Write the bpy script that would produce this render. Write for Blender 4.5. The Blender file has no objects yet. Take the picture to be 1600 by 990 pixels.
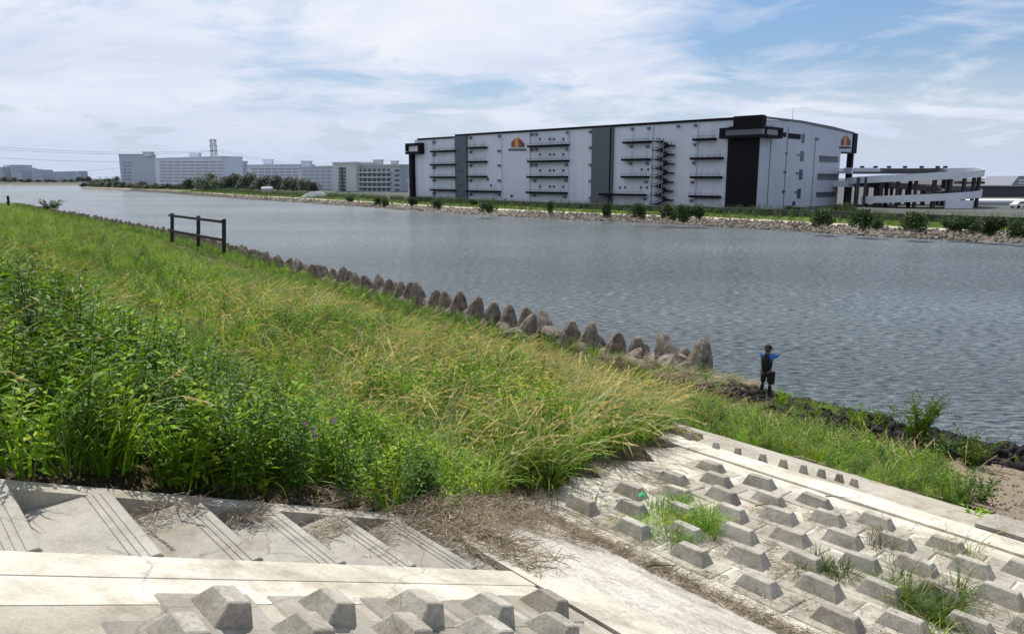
import bpy, bmesh, math, random
import numpy as np
from mathutils import Vector, Matrix, noise as mnoise
random.seed(7); rng = np.random.default_rng(7)
scene = bpy.context.scene
C = bpy.data.collections.new("place"); scene.collection.children.link(C)
R = math.radians; PI = math.pi

# ------------------------------------------------------------------ geometry of the place
FOC = 1155.0; PITCH = R(10.65); AZ = R(41.68)          # river direction is AZ left of view
cp, sp = math.cos(PITCH), math.sin(PITCH); ca, sa = math.cos(AZ), math.sin(AZ)
EYE = 8.0
NV = Vector((ca, sa, 0)); UV_ = Vector((-sa, ca, 0))    # across the levee (to the river) / along it
PR = [(-90, 6.90), (-.6, 6.914), (3.5, 5.243), (5.3, 4.296), (9.2, 3.964), (9.9, 3.93), (10.9, 3.5), (15, 2.2), (19, 1.2), (22.4, .7), (24.4, 0), (28, -1.8), (40, -3)]
SH = [(-200, 24.4), (20, 24.4), (30, 25), (40, 26), (52, 27), (65, 28.5), (84, 30.7), (105, 32), (137, 33), (180, 33.8), (210, 34.5), (284, 35.8), (600, 42)]
def lerp(tab, x):
    if x <= tab[0][0]: return tab[0][1]
    for (a, b), (c, d) in zip(tab, tab[1:]):
        if x <= c: return b + (d - b) * (x - a) / (c - a)
    return tab[-1][1]
def shore(t): return lerp(SH, t)
def zg(n, t=0.0): return lerp(PR, n * 24.4 / shore(t))
def W(n, t, z): return Vector((ca * n - sa * t, sa * n + ca * t, z))
def slope_z(n): return EYE - 1.322 - .41 * n
def apron_z(n): return EYE - 3.254 - .085 * n
def ray(px, py):
    x = (px - 800) / FOC; y = (py - 495) / FOC
    return Vector((x, cp - y * sp, -(sp + y * cp)))
def hitz(px, py, z):
    d = ray(px, py); t = (z - EYE) / d.z
    return Vector((d.x * t, d.y * t, z))
def atY(px, py, Y):
    d = ray(px, py); t = Y / d.y
    return Vector((d.x * t, Y, EYE + d.z * t))

# ------------------------------------------------------------------ helpers
def link(o, parent=None):
    C.objects.link(o)
    if parent: o.parent = parent
    return o
def tag(o, label=None, cat=None, group=None, kind=None):
    if label: o['label'] = label
    if cat: o['category'] = cat
    if group: o['group'] = group
    if kind: o['kind'] = kind
    return o
def empty(name, loc, rz=0.0):
    o = bpy.data.objects.new(name, None); o.location = loc; o.rotation_euler = (0, 0, rz); o.empty_display_size = .2
    return link(o)
def struct(o): o['kind'] = 'structure'; return o

class MB:
    def __init__(s): s.v = []; s.f = []; s.m = []
    def add(s, vs, fs, m=0):
        b = len(s.v); s.v += [tuple(v) for v in vs]; s.f += [tuple(b + i for i in f) for f in fs]; s.m += [m] * len(fs)
        return s
    def prism(s, bot, top, m=0):
        n = len(bot); vs = list(bot) + list(top)
        fs = [tuple(reversed(range(n))), tuple(range(n, 2 * n))] + [(i, (i + 1) % n, n + (i + 1) % n, n + i) for i in range(n)]
        return s.add(vs, fs, m)
    def box(s, o, ex, ey, ez, m=0):          # corner + three edge vectors
        o = Vector(o); ex = Vector(ex); ey = Vector(ey); ez = Vector(ez)
        bot = [o, o + ex, o + ex + ey, o + ey]
        return s.prism(bot, [p + ez for p in bot], m)
    def cbox(s, c, sx, sy, sz, m=0):
        return s.box((c[0] - sx / 2, c[1] - sy / 2, c[2] - sz / 2), (sx, 0, 0), (0, sy, 0), (0, 0, sz), m)
    def tube(s, a, b, r, r2=None, k=8, m=0):
        a = Vector(a); b = Vector(b); r2 = r if r2 is None else r2
        d = (b - a).normalized(); x = d.orthogonal().normalized(); y = d.cross(x)
        A = [a + (x * math.cos(2 * PI * i / k) + y * math.sin(2 * PI * i / k)) * r for i in range(k)]
        B = [b + (x * math.cos(2 * PI * i / k) + y * math.sin(2 * PI * i / k)) * r2 for i in range(k)]
        return s.prism(A, B, m)
    def build(s, name, mats, parent=None, smooth=False, bevel=0):
        me = bpy.data.meshes.new(name); me.from_pydata(s.v, [], s.f)
        if not isinstance(mats, (list, tuple)): mats = [mats]
        for q in mats: me.materials.append(q)
        if any(s.m): me.polygons.foreach_set('material_index', s.m)
        if smooth: me.polygons.foreach_set('use_smooth', [True] * len(s.f))
        me.update()
        bm = bmesh.new(); bm.from_mesh(me); bmesh.ops.recalc_face_normals(bm, faces=bm.faces) if len(s.f) < 20000 else None
        bm.to_mesh(me); bm.free()
        o = link(bpy.data.objects.new(name, me), parent)
        if bevel:
            b = o.modifiers.new('bevel', 'BEVEL'); b.width = bevel; b.segments = 2; b.limit_method = 'ANGLE'; b.angle_limit = R(25)
        return o

# ------------------------------------------------------------------ materials
def newmat(name):
    m = bpy.data.materials.new(name); m.use_nodes = True; nt = m.node_tree; nt.nodes.clear()
    out = nt.nodes.new('ShaderNodeOutputMaterial'); return m, nt, out
def N_(nt, t, **k):
    n = nt.nodes.new(t)
    for a, b in k.items():
        if a.startswith('i_'): n.inputs[a[2:].replace('_', ' ')].default_value = b
        else: setattr(n, a, b)
    return n
def ramp(nt, src, stops, interp='LINEAR'):
    r = nt.nodes.new('ShaderNodeValToRGB'); r.color_ramp.interpolation = interp; e = r.color_ramp.elements
    while len(e) < len(stops): e.new(.5)
    for q, (p, c) in zip(e, stops): q.position = p; q.color = (*c, 1) if len(c) == 3 else c
    nt.links.new(src, r.inputs[0]); return r.outputs[0]
def g3(v): return (v, v, v)
def noise_n(nt, scale, detail=4, rough=.55, vec=None, coord='pos', stretch=None):
    if vec is None:
        vec = nt.nodes.new('ShaderNodeNewGeometry').outputs['Position'] if coord == 'pos' else nt.nodes.new('ShaderNodeTexCoord').outputs['Object']
    if stretch:
        mp = nt.nodes.new('ShaderNodeMapping'); mp.inputs['Scale'].default_value = stretch[:3]
        if len(stretch) > 3: mp.inputs['Rotation'].default_value = (0, 0, stretch[3])
        nt.links.new(vec, mp.inputs[0]); vec = mp.outputs[0]
    n = N_(nt, 'ShaderNodeTexNoise'); n.inputs['Scale'].default_value = scale; n.inputs['Detail'].default_value = detail; n.inputs['Roughness'].default_value = rough
    nt.links.new(vec, n.inputs['Vector']); return n.outputs['Fac']
def mixc(nt, fac, a, b, mode='MIX'):
    m = N_(nt, 'ShaderNodeMix', data_type='RGBA', blend_type=mode)
    for sock, v in ((m.inputs[0], fac), (m.inputs[6], a), (m.inputs[7], b)):
        if hasattr(v, 'is_linked') or hasattr(v, 'links'): nt.links.new(v, sock)
        else: sock.default_value = v if isinstance(v, (int, float)) else (*v[:3], 1)
    return m.outputs[2]
def simple(name, c, rough=.6, c2=None, scale=3, bump=0, bscale=20, metal=0, spec=.4, blotch=None, rand=0):
    m, nt, out = newmat(name); b = N_(nt, 'ShaderNodeBsdfPrincipled'); nt.links.new(b.outputs[0], out.inputs[0])
    b.inputs['Roughness'].default_value = rough; b.inputs['Metallic'].default_value = metal; b.inputs['Specular IOR Level'].default_value = spec
    col = None
    if c2 is None: c2 = tuple(x * .8 for x in c)
    col = ramp(nt, noise_n(nt, scale), [(.3, c2), (.7, c)])
    if blotch:
        col = mixc(nt, ramp(nt, noise_n(nt, blotch[1], 6, .7), [(.48, g3(0)), (.62, g3(1))]), col, blotch[0])
    if rand:
        oi = N_(nt, 'ShaderNodeObjectInfo'); col = mixc(nt, 1.0, col, ramp(nt, oi.outputs['Random'], [(0, g3(1 - rand)), (1, g3(1))]), 'MULTIPLY')
    nt.links.new(col, b.inputs['Base Color'])
    if bump:
        bn = N_(nt, 'ShaderNodeBump'); bn.inputs['Strength'].default_value = bump; bn.inputs['Distance'].default_value = .02
        nt.links.new(noise_n(nt, bscale, 8, .65), bn.inputs['Height']); nt.links.new(bn.outputs[0], b.inputs['Normal'])
    return m
def concrete(name, base, stain, fine=60, dark=.75, stainscale=1.3, bump=.5):
    m, nt, out = newmat(name); b = N_(nt, 'ShaderNodeBsdfPrincipled'); nt.links.new(b.outputs[0], out.inputs[0])
    b.inputs['Roughness'].default_value = .9; b.inputs['Specular IOR Level'].default_value = .2
    big = ramp(nt, noise_n(nt, stainscale, 7, .62), [(.3, stain), (.62, base)])
    sp_ = ramp(nt, noise_n(nt, fine, 5, .8), [(.3, g3(dark)), (.55, g3(1))])
    col = mixc(nt, 1.0, big, sp_, 'MULTIPLY')
    st = ramp(nt, noise_n(nt, 5, 6, .7), [(.35, g3(.78)), (.55, g3(1))]); col = mixc(nt, 1.0, col, st, 'MULTIPLY')
    # hairline cracks
    v = N_(nt, 'ShaderNodeTexVoronoi', feature='DISTANCE_TO_EDGE'); v.inputs['Scale'].default_value = .8
    ge = nt.nodes.new('ShaderNodeNewGeometry'); nz = N_(nt, 'ShaderNodeTexNoise'); nz.inputs['Scale'].default_value = 2.5; nz.inputs['Detail'].default_value = 5
    nt.links.new(ge.outputs['Position'], nz.inputs['Vector']); va = N_(nt, 'ShaderNodeVectorMath', operation='MULTIPLY_ADD'); va.inputs[1].default_value = (.5, .5, .5)
    nt.links.new(nz.outputs['Color'], va.inputs[0]); nt.links.new(ge.outputs['Position'], va.inputs[2]); nt.links.new(va.outputs[0], v.inputs['Vector'])
    ck = ramp(nt, v.outputs['Distance'], [(0, g3(.62)), (.006, g3(1))]); col = mixc(nt, 1.0, col, ck, 'MULTIPLY')
    dirt = ramp(nt, noise_n(nt, 1.9, 8, .72), [(.52, g3(0)), (.68, g3(.62))]); col = mixc(nt, dirt, col, (.20, .155, .105))
    oi = N_(nt, 'ShaderNodeObjectInfo'); col = mixc(nt, 1.0, col, ramp(nt, oi.outputs['Random'], [(0, g3(.86)), (1, g3(1.05))]), 'MULTIPLY')
    nt.links.new(col, b.inputs['Base Color'])
    bn = N_(nt, 'ShaderNodeBump'); bn.inputs['Strength'].default_value = bump; bn.inputs['Distance'].default_value = .012
    nt.links.new(noise_n(nt, 35, 9, .7), bn.inputs['Height']); nt.links.new(bn.outputs[0], b.inputs['Normal'])
    return m
def foliage(name, c1, c2, c3=None, trans=.35, rand=.55, patch=.12, rough=.55):
    m, nt, out = newmat(name)
    oi = N_(nt, 'ShaderNodeObjectInfo')
    a = ramp(nt, noise_n(nt, patch, 3, .6), [(.35, c1), (.65, c2)])
    if c3: a = mixc(nt, ramp(nt, noise_n(nt, 5, 2, .6), [(.5, g3(0)), (.7, g3(1))]), a, c3)
    a = mixc(nt, 1.0, a, ramp(nt, oi.outputs['Random'], [(0, g3(1 - rand)), (.5, g3(1)), (1, g3(1 + rand))]), 'MULTIPLY')
    a = mixc(nt, 1.0, a, ramp(nt, noise_n(nt, 23, 1, .5), [(.3, g3(.6)), (.7, g3(1.25))]), 'MULTIPLY')
    d = N_(nt, 'ShaderNodeBsdfPrincipled'); d.inputs['Roughness'].default_value = rough; d.inputs['Specular IOR Level'].default_value = .35
    t = N_(nt, 'ShaderNodeBsdfTranslucent'); mx = N_(nt, 'ShaderNodeMixShader'); mx.inputs[0].default_value = trans
    nt.links.new(a, d.inputs['Base Color'])
    warm = mixc(nt, 1.0, a, (1.35, 1.3, .5), 'MULTIPLY'); nt.links.new(warm, t.inputs['Color'])
    nt.links.new(d.outputs[0], mx.inputs[1]); nt.links.new(t.outputs[0], mx.inputs[2]); nt.links.new(mx.outputs[0], out.inputs[0])
    return m

M = {}
M['conc'] = concrete('concrete', (.52, .48, .40), (.40, .37, .30))
M['conc_white'] = concrete('bleached_concrete', (.72, .68, .58), (.5, .46, .37), dark=.8)
M['conc_rough'] = concrete('rough_concrete', (.80, .76, .68), (.52, .48, .41), fine=30, dark=.38, bump=1.0)
M['conc_pad'] = concrete('pad_concrete', (.36, .34, .29), (.27, .25, .21), bump=.4)
M['conc_pad_light'] = concrete('light_pad_concrete', (.50, .475, .40), (.33, .30, .25), bump=.4)
M['conc_block'] = concrete('block_concrete', (.50, .475, .41), (.29, .27, .22), dark=.6, stainscale=4, fine=45)
M['tread'] = concrete('tread_concrete', (.43, .41, .36), (.33, .31, .27), fine=90, dark=.7)
M['tetra'] = concrete('weathered_concrete', (.33, .28, .23), (.05, .04, .032), stainscale=3.4, fine=18, dark=.35, bump=1.0)
M['rock'] = simple('dark_wet_rock', (.014, .012, .010), .8, (.006, .005, .005), 3, 1.0, 9, rand=.6, spec=.3)
M['rock_pale'] = simple('pale_rock', (.38, .33, .27), .9, (.17, .145, .115), 1.2, 0, rand=.5)
M['black_wood'] = simple('dark_timber', (.022, .02, .02), .7, (.012, .011, .011), 9, .5, 40)
M['gravel'] = simple('gravel', (.30, .24, .165), .95, (.15, .115, .08), 14, 1.0, 45)
M['lichen'] = simple('rust_stain', (.3, .16, .06), .9)

# ------------------------------------------------------------------ ground of the near bank
def litter_ground():
    m, nt, out = newmat('soil_and_litter'); b = N_(nt, 'ShaderNodeBsdfPrincipled'); nt.links.new(b.outputs[0], out.inputs[0]); b.inputs['Roughness'].default_value = 1; b.inputs['Specular IOR Level'].default_value = .1
    c = ramp(nt, noise_n(nt, 30, 6, .75), [(.3, (.035, .027, .018)), (.5, (.13, .10, .07)), (.68, (.30, .25, .18))])
    c = mixc(nt, ramp(nt, noise_n(nt, 1.1, 4), [(.45, g3(0)), (.6, g3(.7))]), c, (.07, .085, .025))
    nt.links.new(c, b.inputs['Base Color'])
    bn = N_(nt, 'ShaderNodeBump'); bn.inputs['Strength'].default_value = 1; bn.inputs['Distance'].default_value = .03
    nt.links.new(noise_n(nt, 40, 8, .7), bn.inputs['Height']); nt.links.new(bn.outputs[0], b.inputs['Normal'])
    return m
M['soil'] = litter_ground()
def is_paved(n, t):   # zone where paving lies above the soil
    return (n < 10.95 and t < 6.4)
def ground():
    ns = sorted(set([-90, -40, -15, -6, -3] + list(np.arange(-2, 12, .25)) + list(np.arange(12, 25, .5)) + [25, 26, 28, 32, 40]))
    ts = sorted(set([-200, -80, -40, -20] + list(np.arange(-12, 30, .5)) + list(np.arange(30, 100, 3)) + list(range(100, 320, 12)) + [400, 600]))
    vs = []; fs = []
    for t in ts:
        k = shore(t) / 24.4
        for n in ns:
            z = lerp(PR, n)
            w = W(n * k, t, z)
            z += .10 * mnoise.noise(Vector((w.x * .35, w.y * .35, 0))) if n > 11 else .02 * mnoise.noise(Vector((w.x * 1.5, w.y * 1.5, 0)))
            if is_paved(n, t): z -= .10
            if n < 3.6 and 3.2 < t < 4.7: z -= .28          # bed of the stairs
            vs.append((w.x, w.y, z))
    a = len(ns)
    for j in range(len(ts) - 1):
        for i in range(a - 1): fs.append((j * a + i, j * a + i + 1, (j + 1) * a + i + 1, (j + 1) * a + i))
    mb = MB(); mb.add(vs, fs); o = mb.build('ground', M['soil'], smooth=True); return struct(o)
ground()

def sheet(name, prof, t0, t1, mat, thick=.12, nt_=14, nsub=6, jag=None, wob=.004):
    """slab following prof [(n,z)...] from t0 to t1 with closed sides; jag(n)->extra on t1"""
    pts = []
    for (a, b), (c, d) in zip(prof, prof[1:]):
        for i in range(nsub): pts.append((a + (c - a) * i / nsub, b + (d - b) * i / nsub))
    pts.append(prof[-1]); mb = MB(); a = len(pts); vs = []
    for j in range(nt_ + 1):
        for (n, z) in pts:
            e = t1 + (jag(n) if jag else 0)
            t = t0 + (e - t0) * j / nt_; w = W(n, t, z)
            w.z += wob * mnoise.noise(Vector((w.x * 2, w.y * 2, 3)))
            vs.append(w)
    fs = [(j * a + i, j * a + i + 1, (j + 1) * a + i + 1, (j + 1) * a + i) for j in range(nt_) for i in range(a - 1)]
    rim = [i for i in range(a)] + [(j + 1) * a - 1 for j in range(1, nt_ + 1)] + [nt_ * a + i for i in range(a - 2, -1, -1)] + [j * a for j in range(nt_ - 1, 0, -1)]
    base = len(vs); vs += [vs[i] - Vector((0, 0, thick)) for i in rim]; L = len(rim)
    fs += [(rim[i], base + i, base + (i + 1) % L, rim[(i + 1) % L]) for i in range(L)]
    mb.add(vs, fs); return mb.build(name, mat)
sl = lambda n, dz=0: (n, slope_z(n) + dz)
ap = lambda n, dz=0: (n, apron_z(n) + dz)
# levee slope around the left blocks (two pours with a joint)
struct(sheet('paving', [sl(-.6), sl(2.93)], -8, 2.834, M['conc'], .15, nt_=22))
struct(sheet('paving', [sl(-.6, .003), sl(2.93, .003)], 2.835, 3.0895, M['conc_white'], .15))
cop = sheet('stair_coping', [sl(-.6, .007), sl(2.955, .007)], 3.09, 3.325, M['conc_white'], .35)
tag(cop, 'smooth cream concrete coping running down beside the near side of the steps', 'coping')
o = sheet('edge_beam', [sl(2.96, .016), sl(3.47, .012)], -8, 3.92, M['conc_white'], .2, nt_=22, jag=lambda n: .12 * math.sin(n * 23) + .05 * math.sin(n * 61))
tag(o, 'pale cream concrete beam at the foot of the slope, between left blocks and rough strip', 'beam')
o = sheet('paving', [(3.475, slope_z(3.475)), (5.3, 4.300)], -8, 5.2, M['conc_rough'], .14, nt_=26, nsub=12, wob=.03, jag=lambda n: .3 * (n - 4.5) + .25 * math.sin(n * 9) + .08 * math.sin(n * 31)); struct(o)
APJ = lambda n: .28 * math.sin(n * 5.3) + .14 * math.sin(n * 17) + .05 * math.sin(n * 43)
o = sheet('paving', [ap(5.31), ap(9.0)], -8, 6.35, M['conc_white'], .12, nt_=28, nsub=16, wob=.012, jag=APJ); struct(o)
o = sheet('verge_coping', [ap(9.0, .03), ap(9.42, .03)], -10, 9.3, M['conc_white'], .2, nt_=26)
tag(o, 'long bright concrete coping along the river side of the block apron', 'coping')
o = sheet('paving', [(9.425, 3.93), (9.95, 3.90), (10.95, 3.56)], -10, 8.6, M['conc'], .12, nt_=26, wob=.01, jag=lambda n: .4 * math.sin(n * 4)); struct(o)
o = sheet('retaining_kerb', [(9.55, 3.975), (9.95, 3.965), (10.45, 3.80)], -6, 2.45, M['conc_block'], .2, nt_=18)
tag(o, 'low grey concrete kerb wall beyond the coping at the right edge', 'kerb')

# ------------------------------------------------------------------ stairs
stair = empty('concrete_stair', W(.42, 3.33, slope_z(.42)), 0)
tag(stair, 'grey concrete steps with double grooved nosings going down beside the weeds', 'stairs')
inv = stair.location.copy()
def loc_verts(vs): return [Vector(v) - inv for v in vs]
TR = .45; T0, T1 = 3.33, 4.23
for k in range(-3, 7):
    nn = .42 + TR * k; z = slope_z(nn) + .03; nb = nn - TR
    if nn > 3.2: continue
    mb = MB()
    prof = [(nb - .02, z), (nn - .130, z), (nn - .128, z - .005), (nn - .120, z - .005), (nn - .118, z), (nn - .097, z), (nn - .095, z - .005), (nn - .087, z - .005), (nn - .085, z), (nn - .064, z), (nn - .062, z - .005), (nn - .054, z - .005), (nn - .052, z), (nn - .012, z), (nn, z - .012), (nn, z - .24), (nb - .02, z - .30)]
    A = [W(n, T0, zz) - inv for n, zz in prof]; B = [W(n, T1, zz) - inv for n, zz in prof]
    mb.prism(A, B); so = mb.build('step', M['tread'], stair)
mb = MB()
wp = [(-.9, slope_z(-.9) - .03), (3.05, slope_z(3.05) + .01)]
for (a, b), (c, d) in zip(wp, wp[1:]):
    mb.prism([W(a, T1 + .005, b - .5) - inv, W(c, T1 + .005, d - .5) - inv, W(c, T1 + .16, d - .5) - inv, W(a, T1 + .16, b - .5) - inv],
             [W(a, T1 + .005, b) - inv, W(c, T1 + .005, d) - inv, W(c, T1 + .16, d) - inv, W(a, T1 + .16, b) - inv])
mb.build('side_wall', M['conc'], stair)

# ------------------------------------------------------------------ slope blocks
def block_mesh(name, L=.45, Wd=.25, l=.275, w=.10, h=.135, bev=.006, off=0.0):
    bm = bmesh.new()
    b = [bm.verts.new(p) for p in ((-Wd / 2, -L / 2, -.05), (Wd / 2, -L / 2, -.05), (Wd / 2, L / 2, -.05), (-Wd / 2, L / 2, -.05))]
    t = [bm.verts.new(p) for p in ((-w / 2, off - l / 2, h), (w / 2, off - l / 2, h), (w / 2, off + l / 2, h), (-w / 2, off + l / 2, h))]
    bm.faces.new(b[::-1]); bm.faces.new(t)
    for i in range(4): bm.faces.new((b[i], b[(i + 1) % 4], t[(i + 1) % 4], t[i]))
    bmesh.ops.bevel(bm, geom=list(bm.edges), offset=bev, segments=1, affect='EDGES')
    me = bpy.data.meshes.new(name); bm.to_mesh(me); bm.free(); me.materials.append(M['conc_block']); return me
def pad_mesh(name, mat, a=.40, b=.70, sh=0):
    bm = bmesh.new()
    vs = [(-a / 2, -b / 2), (a / 2, -b / 2), (a / 2, b / 2), (-a / 2, b / 2)]
    bt = [bm.verts.new((x, y, -.08)) for x, y in vs]; tp = [bm.verts.new((x, y, 0)) for x, y in vs]
    bm.faces.new(bt[::-1]); bm.faces.new(tp)
    for i in range(4): bm.faces.new((bt[i], bt[(i + 1) % 4], tp[(i + 1) % 4], tp[i]))
    bmesh.ops.bevel(bm, geom=list(bm.edges), offset=.01, segments=1, affect='EDGES')
    me = bpy.data.meshes.new(name); bm.to_mesh(me); bm.free(); me.materials.append(mat); return me
bmsh = [block_mesh('block_top'), block_mesh('block_top', L=.46, l=.29), block_mesh('block_top', h=.12, w=.11)]
bmL = block_mesh('block_top', L=.34, Wd=.19, l=.165, w=.088, h=.105, off=-.06)
padl = pad_mesh('block_pad', M['conc_pad'], .40, .36); padr = pad_mesh('block_pad', M['conc_pad_light'], .41, .715)
def block(n, t, z, slope, label, group, pad, dz=.008, jit=1.0, mesh=None, extra=0):
    o = empty('concrete_block', W(n, t, z + dz), AZ)
    o.rotation_euler = (random.gauss(0, .012) * jit, math.atan(slope) + random.gauss(0, .012) * jit, AZ + random.gauss(0, .02) * jit + extra)
    p = link(bpy.data.objects.new('pad', pad), o); p.location = (0, -.0, 0)
    b = link(bpy.data.objects.new('raised_block', mesh or random.choice(bmsh)), o)
    s = random.uniform(.94, 1.06); b.scale = (s, random.uniform(.95, 1.05), random.uniform(.92, 1.06))
    tag(o, label, 'concrete block', group); return o
GL = 'concrete blocks on the levee slope beside the steps'
ordn = ['first', 'second', 'third', 'fourth', 'fifth', 'sixth']
for k, (n, t) in enumerate([(.89, 2.60), (1.33, 2.585), (1.77, 2.57), (2.2, 2.55), (2.66, 2.60)]):
    block(n + .01, t + .15, slope_z(n), .41, ordn[k] + ' grey block from the left in the upper row below the cream coping', GL, padl, mesh=bmL)
for k, (n, t) in enumerate([(.67, 2.37), (1.11, 2.34), (1.54, 2.32), (1.98, 2.30), (2.43, 2.31)]):
    block(n, t + .14, slope_z(n), .41, ordn[k] + ' grey block from the left in the row along the bottom edge', GL, padl, .012, mesh=bmL)
# apron lattice
PN, PU, n0, t0 = .433, .742, 8.48, 5.39
GR = 'concrete blocks on the apron right of the rough strip'
dirn = {0: 'row next to the bright coping', 1: 'second row from the bright coping', 2: 'third row from the bright coping', 3: 'middle rows', 4: 'middle rows', 5: 'rows toward the rough strip', 6: 'rows toward the rough strip', 7: 'row beside the rough white strip'}
for j in range(0, 8):
    for i in range(-1, 12):
        n = n0 - j * PN; t = t0 - i * PU + j * PU / 2
        if t > 5.45 or t < -3.5 or n < 5.5: continue
        if (i, j) == (0, 0) and False: continue
        # which blocks are really there (frame and debris)
        v = W(n, t, apron_z(n)); zc = v.y * cp + (EYE - v.z) * sp
        if zc < .5: continue
        px = 800 + FOC * v.x / zc
        if px > 1760: continue
        sink = 0
        lab = 'weathered grey trapezoid block, %s of the apron' % dirn[j]
        if j >= 1 and random.random() < .0: continue
        if i <= 0 and j == 0: lab = 'last grey block at the far end of the row next to the bright coping'
        block(n, t, apron_z(n) - sink, .085, lab, GR, padr, .010, 1.6)
# small notch stubs along the lower kerb
for k, px, py in [(0, 1077, 690), (1, 1120, 704), (2, 1154, 712), (3, 1193, 721), (4, 1225, 729), (5, 1257, 737), (6, 1285, 743), (7, 1313, 750), (8, 1336, 757)]:
    w = hitz(px, py, 3.93); mb = MB(); s = 1 - .05 * k
    mb.prism([Vector((-.09 * s, -.05, -.1)), Vector((.09 * s, -.05, -.1)), Vector((.09 * s, .09, -.1)), Vector((-.09 * s, .09, -.1))],
             [Vector((-.035 * s, -.02, .15 * s)), Vector((.04 * s, -.02, .13 * s)), Vector((.03 * s, .05, .13 * s)), Vector((-.035 * s, .05, .15 * s))])
    o = mb.build('kerb_stub', M['conc_block'], bevel=.01); o.location = w; o.rotation_euler = (0, 0, AZ + random.uniform(-.2, .2))
    tag(o, ['small dark concrete stub nearest the tall grass, on the low kerb', 'small dark concrete stub standing on the low kerb by the green verge'][k > 0], 'stub', 'concrete stubs along the low kerb')

# ------------------------------------------------------------------ instancing helper (only for uncountable plants and stones)
def proto_obj(name, mb, mats):
    me = bpy.data.meshes.new(name); me.from_pydata(mb.v, [], mb.f)
    for q in mats: me.materials.append(q)
    me.polygons.foreach_set('material_index', mb.m); me.update()
    return bpy.data.objects.new(name, me)
def scatter(name, pts, protos):
    """pts: list of (x,y,z, rx,ry,rz, scale, pid)"""
    me = bpy.data.meshes.new(name); me.from_pydata([p[:3] for p in pts], [], [])
    a = me.attributes.new('rot', 'FLOAT_VECTOR', 'POINT'); a.data.foreach_set('vector', [c for p in pts for c in p[3:6]])
    a = me.attributes.new('scl', 'FLOAT', 'POINT'); a.data.foreach_set('value', [p[6] for p in pts])
    a = me.attributes.new('pid', 'INT', 'POINT'); a.data.foreach_set('value', [int(p[7]) for p in pts])
    o = link(bpy.data.objects.new(name, me))
    g = bpy.data.node_groups.new(name + '_nodes', 'GeometryNodeTree')
    g.interface.new_socket('Geometry', in_out='INPUT', socket_type='NodeSocketGeometry'); g.interface.new_socket('Geometry', in_out='OUTPUT', socket_type='NodeSocketGeometry')
    gi = g.nodes.new('NodeGroupInput'); go = g.nodes.new('NodeGroupOutput'); jn = g.nodes.new('GeometryNodeJoinGeometry')
    def na(nm, ty):
        q = g.nodes.new('GeometryNodeInputNamedAttribute'); q.data_type = ty; q.inputs['Name'].default_value = nm; return q.outputs[0]
    rt = g.nodes.new('FunctionNodeEulerToRotation'); g.links.new(na('rot', 'FLOAT_VECTOR'), rt.inputs[0]); sc = na('scl', 'FLOAT'); pid = na('pid', 'INT')
    for k, p in enumerate(protos):
        oi = g.nodes.new('GeometryNodeObjectInfo'); oi.inputs['Object'].default_value = p
        cm = g.nodes.new('FunctionNodeCompare'); cm.data_type = 'INT'; cm.operation = 'EQUAL'; g.links.new(pid, cm.inputs[2]); cm.inputs[3].default_value = k
        ip = g.nodes.new('GeometryNodeInstanceOnPoints'); g.links.new(gi.outputs[0], ip.inputs['Points']); g.links.new(cm.outputs[0], ip.inputs['Selection'])
        g.links.new(oi.outputs['Geometry'], ip.inputs['Instance']); g.links.new(rt.outputs[0], ip.inputs['Rotation']); g.links.new(sc, ip.inputs['Scale'])
        g.links.new(ip.outputs[0], jn.inputs[0])
    g.links.new(jn.outputs[0], go.inputs[0])
    md = o.modifiers.new('scatter', 'NODES'); md.node_group = g
    o['kind'] = 'stuff'; return o

# ------------------------------------------------------------------ plants
M['leaf'] = foliage('weed_leaf', (.10, .22, .008), (.20, .345, .012), (.33, .42, .03), trans=.28)
M['leaf_dark'] = foliage('dark_weed_leaf', (.055, .13, .012), (.09, .18, .016), trans=.3)
M['blade'] = foliage('grass_blade', (.095, .225, .009), (.20, .335, .015), (.31, .34, .05), trans=.28, patch=.22)
M['straw'] = foliage('straw_head', (.46, .38, .20), (.60, .52, .29), trans=.3, rand=.35)
M['fine'] = foliage('meadow_grass', (.095, .225, .010), (.20, .33, .018), (.26, .26, .07), trans=.28, patch=.16)
M['shrub'] = foliage('shrub_leaf', (.035, .075, .016), (.06, .11, .02), trans=.2, rand=.3)
M['dry'] = simple('dry_stalk', (.50, .41, .28), .9, (.22, .17, .11), 8, rand=.5)
M['darkstraw'] = simple('dark_matted_straw', (.30, .23, .15), .9, (.09, .07, .045), 6, rand=.5)
PM = [M['leaf'], M['leaf_dark'], M['blade'], M['straw'], M['fine'], M['dry'], M['shrub'], M['darkstraw']]
def leafq(mb, p, d, up, L, w, m):
    d = d.normalized(); s = d.cross(up)
    if s.length < 1e-3: s = d.orthogonal()
    s = s.normalized() * w / 2; nrm = s.cross(d).normalized()
    a = p; b = p + d * L * .45 + s + nrm * L * .06; c = p + d * L - nrm * L * .12; e = p + d * L * .45 - s + nrm * L * .06
    mid = p + d * L * .5 - nrm * .0
    mb.add([a, b, c, e], [(0, 1, 2), (0, 2, 3)], m)
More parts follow.
